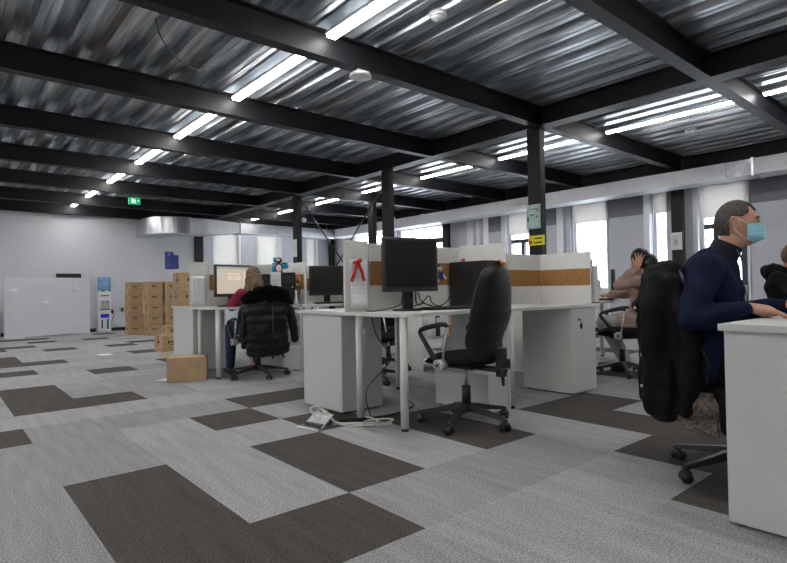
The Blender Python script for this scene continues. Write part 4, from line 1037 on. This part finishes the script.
for s in (-1, 1): chain(b, [(s*.09, .0, .545), (s*.12, .42, .535), (s*.12, .45, .10), (s*.12, .50, .07)], [.085, .062, .042, .035])
organic(b, 'body', 'skin', man, .0045, 5, .5)
b = MB()
for s in (-1, 1): b.m = HM; b.sph((s*.029, .0715, .008), .0120, 12, 8)
b.build('eye', 'paper', man)
b = MB(); b.m = HM
for s in (-1, 1): b.sph((s*.030, .0800, .008), .0055, 10, 6)
b.build('iris', 'ink', man)
b = MB(); b.m = HM
for s in (-1, 1): b.tube([(s*.010, .097, .028), (s*.030, .093, .033), (s*.050, .079, .026)], [.003, .0045, .003], 6)
b.build('eyebrow', 'hair', man)
def hairkeep(c):   # short receding hair
    x, y, z = c.x, c.y, c.z
    if z < -.062-.25*max(0, y): return False
    if abs(x) > .05 and -.036 < y < .022 and -.07 < z < .036: return False
    if y > .0 and z < .045+.35*max(0, y-.03): return y < .028 and z > -.0 and abs(x) > .04 and z > .012
    if y > .045 and abs(x) > .022 and z < .100: return z > .072+.5*max(0, y-.045) and False
    if y > .062 and z < .092: return abs(x) < .024 and z > .068
    return True
b = MB(); add_head(b, HM, 1.0, 72, 54, .045, hairkeep)
o = b.build('hair', 'hair', man, solid=.009)
# face mask
def maskf(u, v):
    az = (u-.5)*2*1.12; zz = .012-.112*v
    mid = 1-abs(u-.5)*2
    zt = zz*(1-.0)+(-.012*(1-mid) if v < .5 else .020*(1-mid)*(v-.5)*2)
    if u in (0, 1): pass
    r = .096+(.017*math.sin(min(1, (v+.12)/.75*.5)*PI) if v < .63 else .017*(1-((v-.63)/.37)**2*1.9))*mid**.7+.0014*math.sin(v*26)*mid
    x = math.sin(az)*(.078+.002*mid); y = math.cos(az)*r*.93+.020*mid-.002
    if v > .7: y -= (v-.7)*.10*mid; x *= 1-(v-.7)*.4
    return (x, y+.004, zt-.006)
b = MB(); b.m = HM; b.grid(maskf, 24, 20); mk = b.build('face_mask', 'mask', man, solid=.002)
for s in (-1, 1):
    b = MB(); b.m = HM
    b.tube([(s*.073, .045, -.002), (s*.079, .015, .012), (s*.083, -.016, .032), (s*.085, -.030, .018)], .0022, 6)
    b.tube([(s*.066, .045, -.085), (s*.078, .005, -.055), (s*.083, -.022, -.022), (s*.085, -.030, .018)], .0018, 6)
    b.build('ear_loop', 'maskw', mk)
b = MB(); body_core(b, 1.12)
chain(b, [(0, .05, 1.03), (0, .075, 1.085)], [.095, .075])
for S_, E_, W_ in ((Rsh, Rel, Rwr), (Lsh, Lel, Lwr)):
    mid = (S_+E_)/2; chain(b, [S_, mid, E_, (E_+W_)/2, W_+(E_-W_)*.06], [.072, .067, .060, .052, .041])
organic(b, 'jumper', 'navy', man, .008, 8, .6, ns=.010, nf=11)
b = MB(); b.tube([(0, .062, 1.05), (0, .078, 1.09), (0, .098, 1.135), (0, .108, 1.155), (0, .106, 1.150)], [.088, .074, .069, .068, .060], 28, False); b.build('rolled_collar', 'darknavy', man)
b = MB(); b.tube([(.055, .14, 1.12), (.07, .165, 1.04), (.07, .18, .95), (.05, .18, .86)], .0028, 6); b.tube([(-.03, .16, 1.12), (-.02, .17, 1.0), (.03, .18, .86)], .0028, 6); b.build('lanyard', 'teal', man)
b = MB()
for s in (-1, 1): chain(b, [(s*.06, -.01, .56), (s*.09, .0, .56), (s*.13, .42, .545), (s*.13, .45, .12)], [.12, .105, .078, .058])
organic(b, 'trousers', 'trouser', man, .012, 5, .5, ns=.006, nf=14)
for s in (-1, 1):
    b = MB(); chain(b, [(s*.13, .43, .05), (s*.13, .52, .045), (s*.13, .60, .038)], [.048, .046, .034]); o = organic(b, 'shoe', 'blackp', man, .008, 3, .5)
    for v in o.data.vertices: v.co.z = max(v.co.z, .004)

# ---------------- the woman in pink (local +Y faces her desk)
wo = seated('woman in a dusty pink jumper holding her head with one hand by the windows', (5.40, -.38, .015), math.radians(18))
HW = frame((-.01, -.02, 1.215), (-.1, 1, -.28), (0, .28, 1))
Wsh, Wel, Wwr = Vector((-.17, -.07, .99)), Vector((-.25, .17, .95)), Vector((-.145, -.005, 1.13))
Vsh, Vel, Vwr = Vector((.17, -.07, .99)), Vector((.22, .12, .86)), Vector((.10, .33, .845))
def core_w(b, k=1):
    chain(b, [(0, 0, .55), (0, -.01, .66), (0, -.03, .78), (0, -.06, .92)], [.13*k, .115*k, .115*k, .12*k])
    for s in (-1, 1): chain(b, [(s*.06, 0, .55), (s*.07, -.03, .8), (s*.11, -.06, .95), (s*.165, -.07, .98)], [.115*k, .10*k, .085*k, .055*k])
b = MB(); core_w(b, .92); chain(b, [(0, -.06, 1.0), (0, -.05, 1.08), (0, -.04, 1.14)], [.06, .048, .05])
chain(b, [Wsh, Wel, Wwr], [.042, .034, .023]); chain(b, [Vsh, Vel, Vwr], [.042, .034, .023]); add_head(b, HW, .94); add_ears(b, HW, .94)
add_hand(b, Wwr+Vector((.005, -.005, .012)), (.15, -.12, .9), (.95, .1, -.1), side=-1, curl=.22, spread=2.2, s=.98)
add_hand(b, Vwr, (-.1, 1, -.1), (0, 0, -1), side=-1 if False else 1, curl=.3, s=.95)
for s in (-1, 1): chain(b, [(s*.08, .0, .54), (s*.10, .36, .53), (s*.08, .16, .12)], [.08, .058, .038])
organic(b, 'body', 'skin', wo, .0055, 4, .5)
b = MB(); core_w(b, 1.07)
for A_, B_, C_ in ((Wsh, Wel, Wwr), (Vsh, Vel, Vwr)): chain(b, [A_, (A_+B_)/2, B_, (B_+C_)/2, C_+(B_-C_)*.12], [.070, .066, .060, .056, .046])
chain(b, [(0, -.06, 1.0), (0, -.055, 1.04)], [.09, .07])
for s in (-1, 1): chain(b, [(s*.06, .0, .56), (s*.10, .16, .55)], [.14, .105])
organic(b, 'jumper', 'pink', wo, .009, 6, .6, ns=.018, nf=13)
b = MB()
for s in (-1, 1): chain(b, [(s*.06, -.0, .55), (s*.11, .36, .54), (s*.08, .16, .12)], [.115, .078, .05])
organic(b, 'trousers', 'ltrouser', wo, .012, 4, .5)
b = MB(); b.m = HW; b.sph((0, -.012, .018), (.090, .105, .122), 20, 14); b.m = Matrix.Identity(4)
chain(b, [(0, -.10, 1.20), (0, -.13, 1.12), (.0, -.15, 1.02)], [.088, .085, .062]); chain(b, [(.055, -.07, 1.2), (.08, -.09, 1.08), (.08, -.12, 1.0)], [.05, .045, .03])
o = organic(b, 'hair', 'hairblack', wo, .008, 4, .5, ns=.008, nf=25)
for s in (-1, 1):
    b = MB(); chain(b, [(s*.08, .15, .05), (s*.08, .27, .035)], [.042, .034]); o = organic(b, 'shoe', 'blackp', wo, .009, 2, .5)
    for v in o.data.vertices: v.co.z = max(v.co.z, .004)

# ---------------- the seated woman with the padded coat behind her
gi = seated('long-haired woman seen from behind at the lit monitor, crimson sleeve', (2.36, 2.62, 0), math.radians(4))
HG = frame((.02, .13, 1.135), (0.02, 1, -.25), (0, .25, 1))
Gsh, Gel, Gwr = Vector((-.17, .07, .94)), Vector((-.245, .16, .80)), Vector((-.13, .30, .84))
Hsh, Hel, Hwr = Vector((.17, .07, .94)), Vector((.24, .18, .81)), Vector((.10, .32, .83))
def core_g(b, k=1):
    chain(b, [(0, 0, .55), (0, .02, .66), (0, .05, .78), (0, .06, .88)], [.12*k, .105*k, .105*k, .11*k])
    for s in (-1, 1): chain(b, [(s*.06, 0, .55), (s*.07, .04, .78), (s*.11, .06, .90), (s*.16, .07, .93)], [.105*k, .09*k, .075*k, .05*k])
b = MB(); core_g(b, .92); chain(b, [(0, .07, .95), (0, .10, 1.02), (.01, .12, 1.08)], [.055, .045, .048]); chain(b, [Gsh, Gel, Gwr], [.04, .032, .022]); chain(b, [Hsh, Hel, Hwr], [.04, .032, .022])
add_head(b, HG, .92); add_ears(b, HG, .92); add_hand(b, Gwr, (.2, 1, -.15), (0, 0, -1), side=1, curl=.35, s=.92); add_hand(b, Hwr, (-.2, 1, -.15), (0, 0, -1), side=-1, curl=.35, s=.92)
for s in (-1, 1): chain(b, [(s*.08, .0, .54), (s*.10, .40, .53), (s*.15, .34, .09)], [.075, .055, .036])
organic(b, 'body', 'skin', gi, .0055, 4, .5)
b = MB(); core_g(b, 1.06)
for A_, B_, C_ in ((Gsh, Gel, Gwr), (Hsh, Hel, Hwr)): chain(b, [A_, B_, C_+(B_-C_)*.12], [.062, .060, .042])
organic(b, 'jumper', 'crimson', gi, .010, 5, .6, ns=.01, nf=15)
b = MB()
for s in (-1, 1): chain(b, [(s*.06, -.0, .55), (s*.12, .40, .54), (s*.17, .34, .10)], [.11, .074, .052])
organic(b, 'jeans', 'jeans', gi, .012, 4, .5)
b = MB(); b.m = HG; b.sph((0, -.016, .016), (.086, .098, .115), 20, 14); b.m = Matrix.Identity(4)
chain(b, [(.0, .07, 1.12), (-.02, .02, 1.02), (-.03, -.02, .93)], [.078, .075, .055]); chain(b, [(.05, .08, 1.12), (.07, .05, 1.02), (.07, .02, .94)], [.05, .045, .035]); chain(b, [(-.05, .08, 1.12), (-.09, .06, 1.0), (-.10, .05, .93)], [.05, .045, .03])
organic(b, 'hair', 'hairbrown', gi, .008, 4, .5, ns=.010, nf=22)
for s in (-1, 1):
    b = MB(); chain(b, [(s*.17, .33, .045), (s*.17, .45, .035)], [.042, .034]); o = organic(b, 'shoe', 'blackp', gi, .009, 2, .5)
    for v in o.data.vertices: v.co.z = max(v.co.z, .004)

# ---------------- the hooded person at the right edge
hp = seated('person in a black hooded jacket cut off by the right edge of the picture', (5.05, -1.84, 0), math.radians(185))
HH = frame((0, .03, 1.18), (0, 1, -.3), (0, .3, 1))
b = MB(); core_w(b, .95); chain(b, [(0, -.05, 1.0), (0, .0, 1.12)], [.06, .05]); add_head(b, HH, .98); add_ears(b, HH, .98)
Psh, Pel, Pwr = Vector((.18, -.06, .98)), Vector((.25, .12, .80)), Vector((.13, .38, .83)); Qsh, Qel, Qwr = [Vector((-v.x, v.y, v.z)) for v in (Psh, Pel, Pwr)]
chain(b, [Psh, Pel, Pwr], [.042, .035, .024]); chain(b, [Qsh, Qel, Qwr], [.042, .035, .024]); add_hand(b, Pwr, (-.2, 1, -.1), (0, 0, -1), side=-1); add_hand(b, Qwr, (.2, 1, -.1), (0, 0, -1), side=1)
for s in (-1, 1): chain(b, [(s*.08, .0, .54), (s*.10, .42, .53), (s*.10, .43, .09)], [.08, .058, .038])
organic(b, 'body', 'skin', hp, .006, 4, .5)
b = MB(); core_w(b, 1.1)
for A_, B_, C_ in ((Psh, Pel, Pwr), (Qsh, Qel, Qwr)): chain(b, [A_, B_, C_+(B_-C_)*.1], [.078, .068, .048])
chain(b, [(-.08, -.11, 1.06), (0, -.15, 1.05), (.08, -.11, 1.06), (.09, -.04, 1.06)], [.06, .07, .06, .045]); chain(b, [(-.09, -.04, 1.06), (-.08, -.11, 1.06)], [.045, .06])
organic(b, 'hooded_jacket', 'coat', hp, .010, 5, .6, ns=.015, nf=12)
b = MB(); add_head(b, HH, .98, 48, 36, .06, lambda c: c.z > .02+.9*max(0, c.y-.02) or (c.y < -.0 and c.z > -.06)); b.build('hair', 'hairbrown', hp, solid=.01)
b = MB()
for s in (-1, 1): chain(b, [(s*.06, -.0, .55), (s*.11, .42, .54), (s*.11, .43, .04)], [.12, .078, .056])
organic(b, 'trousers', 'trouser', hp, .014, 4, .5)
chh = dup(ch, (5.04, -1.68, 0), math.radians(185), 'office chair under the hooded person')
desk((5.2, -2.6), 'white desk of the hooded person behind the masked man', [(4.6, -3.1), (6.0, -3.1), (6.0, -2.12), (4.6, -2.12)], {}, [(4.7, -2.4), (5.9, -2.4), (4.7, -3.0), (5.9, -3.0)])

# ================================================================== COATS OVER THE CHAIRS
def rough_coat(mb, name, m, par, vox=.009, it=5, quilt=0, ns=.012, nf=9):
    pf = None
    if quilt: pf = lambda c: .005*abs(math.sin(c.z*PI/quilt+.6*noise.noise(c*6)))**.5-.004
    return organic(mb, name, m, par, vox, it, .55, ns=ns, nf=nf, puff=pf)
# padded coat with fur hood (hangs on the chair of the long-haired woman; local +Y = chair facing)
pc = thing('padded_coat', 'black padded coat with fur-trimmed hood hung over a chair back', 'coat', (2.30, 2.55, 0), math.radians(-3)); pc.scale = (1, 1, .93)
b = MB()
for z, w_, y, t_ in ((.97, .17, -.31, .06), (.90, .20, -.32, .07), (.80, .21, -.325, .075), (.70, .215, -.325, .075), (.60, .22, -.325, .075), (.50, .225, -.325, .075), (.40, .23, -.325, .07), (.34, .23, -.325, .065)):
    b.sph((0, y, z), (w_+.03, t_, .12 if .36 < z < .95 else .075), 24, 12)
for s in (-1, 1):
    chain(b, [(s*.19, -.30, .90), (s*.22, -.26, .78), (s*.225, -.20, .60), (s*.225, -.20, .40)], [.055, .05, .045, .04])
rough_coat(b, 'coat_body', 'coatp', pc, .010, 5, quilt=.085, ns=.02)
b = MB(); chain(b, [(.20, -.31, .92), (.265, -.30, .82), (.305, -.30, .68), (.33, -.29, .52), (.34, -.29, .46)], [.055, .055, .052, .048, .045])
rough_coat(b, 'sleeve', 'coatp', pc, .009, 4, quilt=.09)
b = MB(); chain(b, [(-.20, -.28, .90), (-.235, -.22, .82), (-.24, -.15, .70)], [.05, .045, .04]); rough_coat(b, 'sleeve', 'coatp', pc, .010, 3, quilt=.09)
b = MB()
for k in range(17):
    t_ = k/16; x = -.245+.51*t_; z = .950+.10*math.sin(t_*PI)**.8-.04*(t_ > .9); r_ = .060+.012*math.sin(k*1.9)
    b.sph((x, -.315-.04*math.sin(t_*PI), z), (r_*.9, r_*.95, r_*.9), 12, 8)
for k in range(9):
    t_ = k/8; b.sph((-.17+.36*t_, -.34, .95), (.05, .06, .055), 12, 8)
f_ = organic(b, 'fur_hood', 'fur', pc, .008, 3, .5, ns=.020, nf=22)
b = MB(); b.tube([(.02, -.405, .88), (.02, -.41, .6), (.02, -.40, .36)], .006, 6); b.build('zip', 'blackp', pc)
b = MB(); b.tube([(.17, -.30, .33), (.19, -.29, .28), (.20, -.30, .24)], [.02, .014, .010], 8); b.tube([(.06, -.30, .32), (.065, -.30, .24)], [.012, .010], 8); b.tube([(-.13, -.28, .32), (-.14, -.27, .25)], [.012, .010], 8); b.build('drawstring', 'blackp', pc)

# the masked man's coat
mc = thing('winter_coat', 'long black coat with studs draped on the masked man\'s chair', 'coat', (2.565, -2.20, -.02), math.radians(209))
b = MB()
for z, w_, y, t_ in ((1.03, .13, -.315, .07), (.98, .19, -.325, .085), (.90, .22, -.33, .09), (.82, .225, -.335, .09), (.72, .225, -.34, .09), (.62, .23, -.345, .09), (.52, .235, -.35, .09), (.42, .24, -.355, .09), (.36, .24, -.355, .085)):
    b.sph((0, y, z), (w_+.02, t_, .14 if .4 < z < .95 else .08), 24, 12)
for s in (-1, 1):
    chain(b, [(s*.20, -.31, .98), (s*.235, -.28, .86), (s*.24, -.25, .66), (s*.24, -.25, .46), (s*.23, -.27, .37)], [.055, .055, .052, .05, .042])
    chain(b, [(s*.16, -.37, 1.0), (s*.20, -.39, .86), (s*.21, -.40, .70), (s*.20, -.41, .52), (s*.19, -.41, .36)], [.055, .058, .052, .048, .042])
rough_coat(b, 'coat_body', 'coat', mc, .010, 12, ns=.030, nf=7)
b = MB(); chain(b, [(-.10, -.36, 1.02), (0, -.38, 1.035), (.10, -.37, 1.02), (.15, -.40, .93), (.1, -.43, .86), (-.05, -.43, .87)], [.045, .05, .05, .05, .045, .045]); rough_coat(b, 'hood', 'coat', mc, .009, 6, ns=.016, nf=12)
b = MB()
for (x, y, z) in ((.15, -.475, .86), (.10, -.445, .62), (.09, -.447, .46), (.08, -.445, .36)):
    b.sph((x, y, z), .0085, 10, 8)
b.build('stud', 'chrome', mc)
b = MB(); b.grid(lambda u, v: (.22+.03*math.sin(v*6), -.30+.17*u+.01*math.sin(u*9), .46-.17*v-.04*u*v), 8, 8); b.build('lining', 'lining', mc, solid=.006)
b = MB(); chain(b, [(.23, -.12, .46), (.235, -.10, .38), (.23, -.10, .29)], [.035, .035, .028]); rough_coat(b, 'belt_end', 'coat', mc, .009, 2, ns=.008, nf=20)
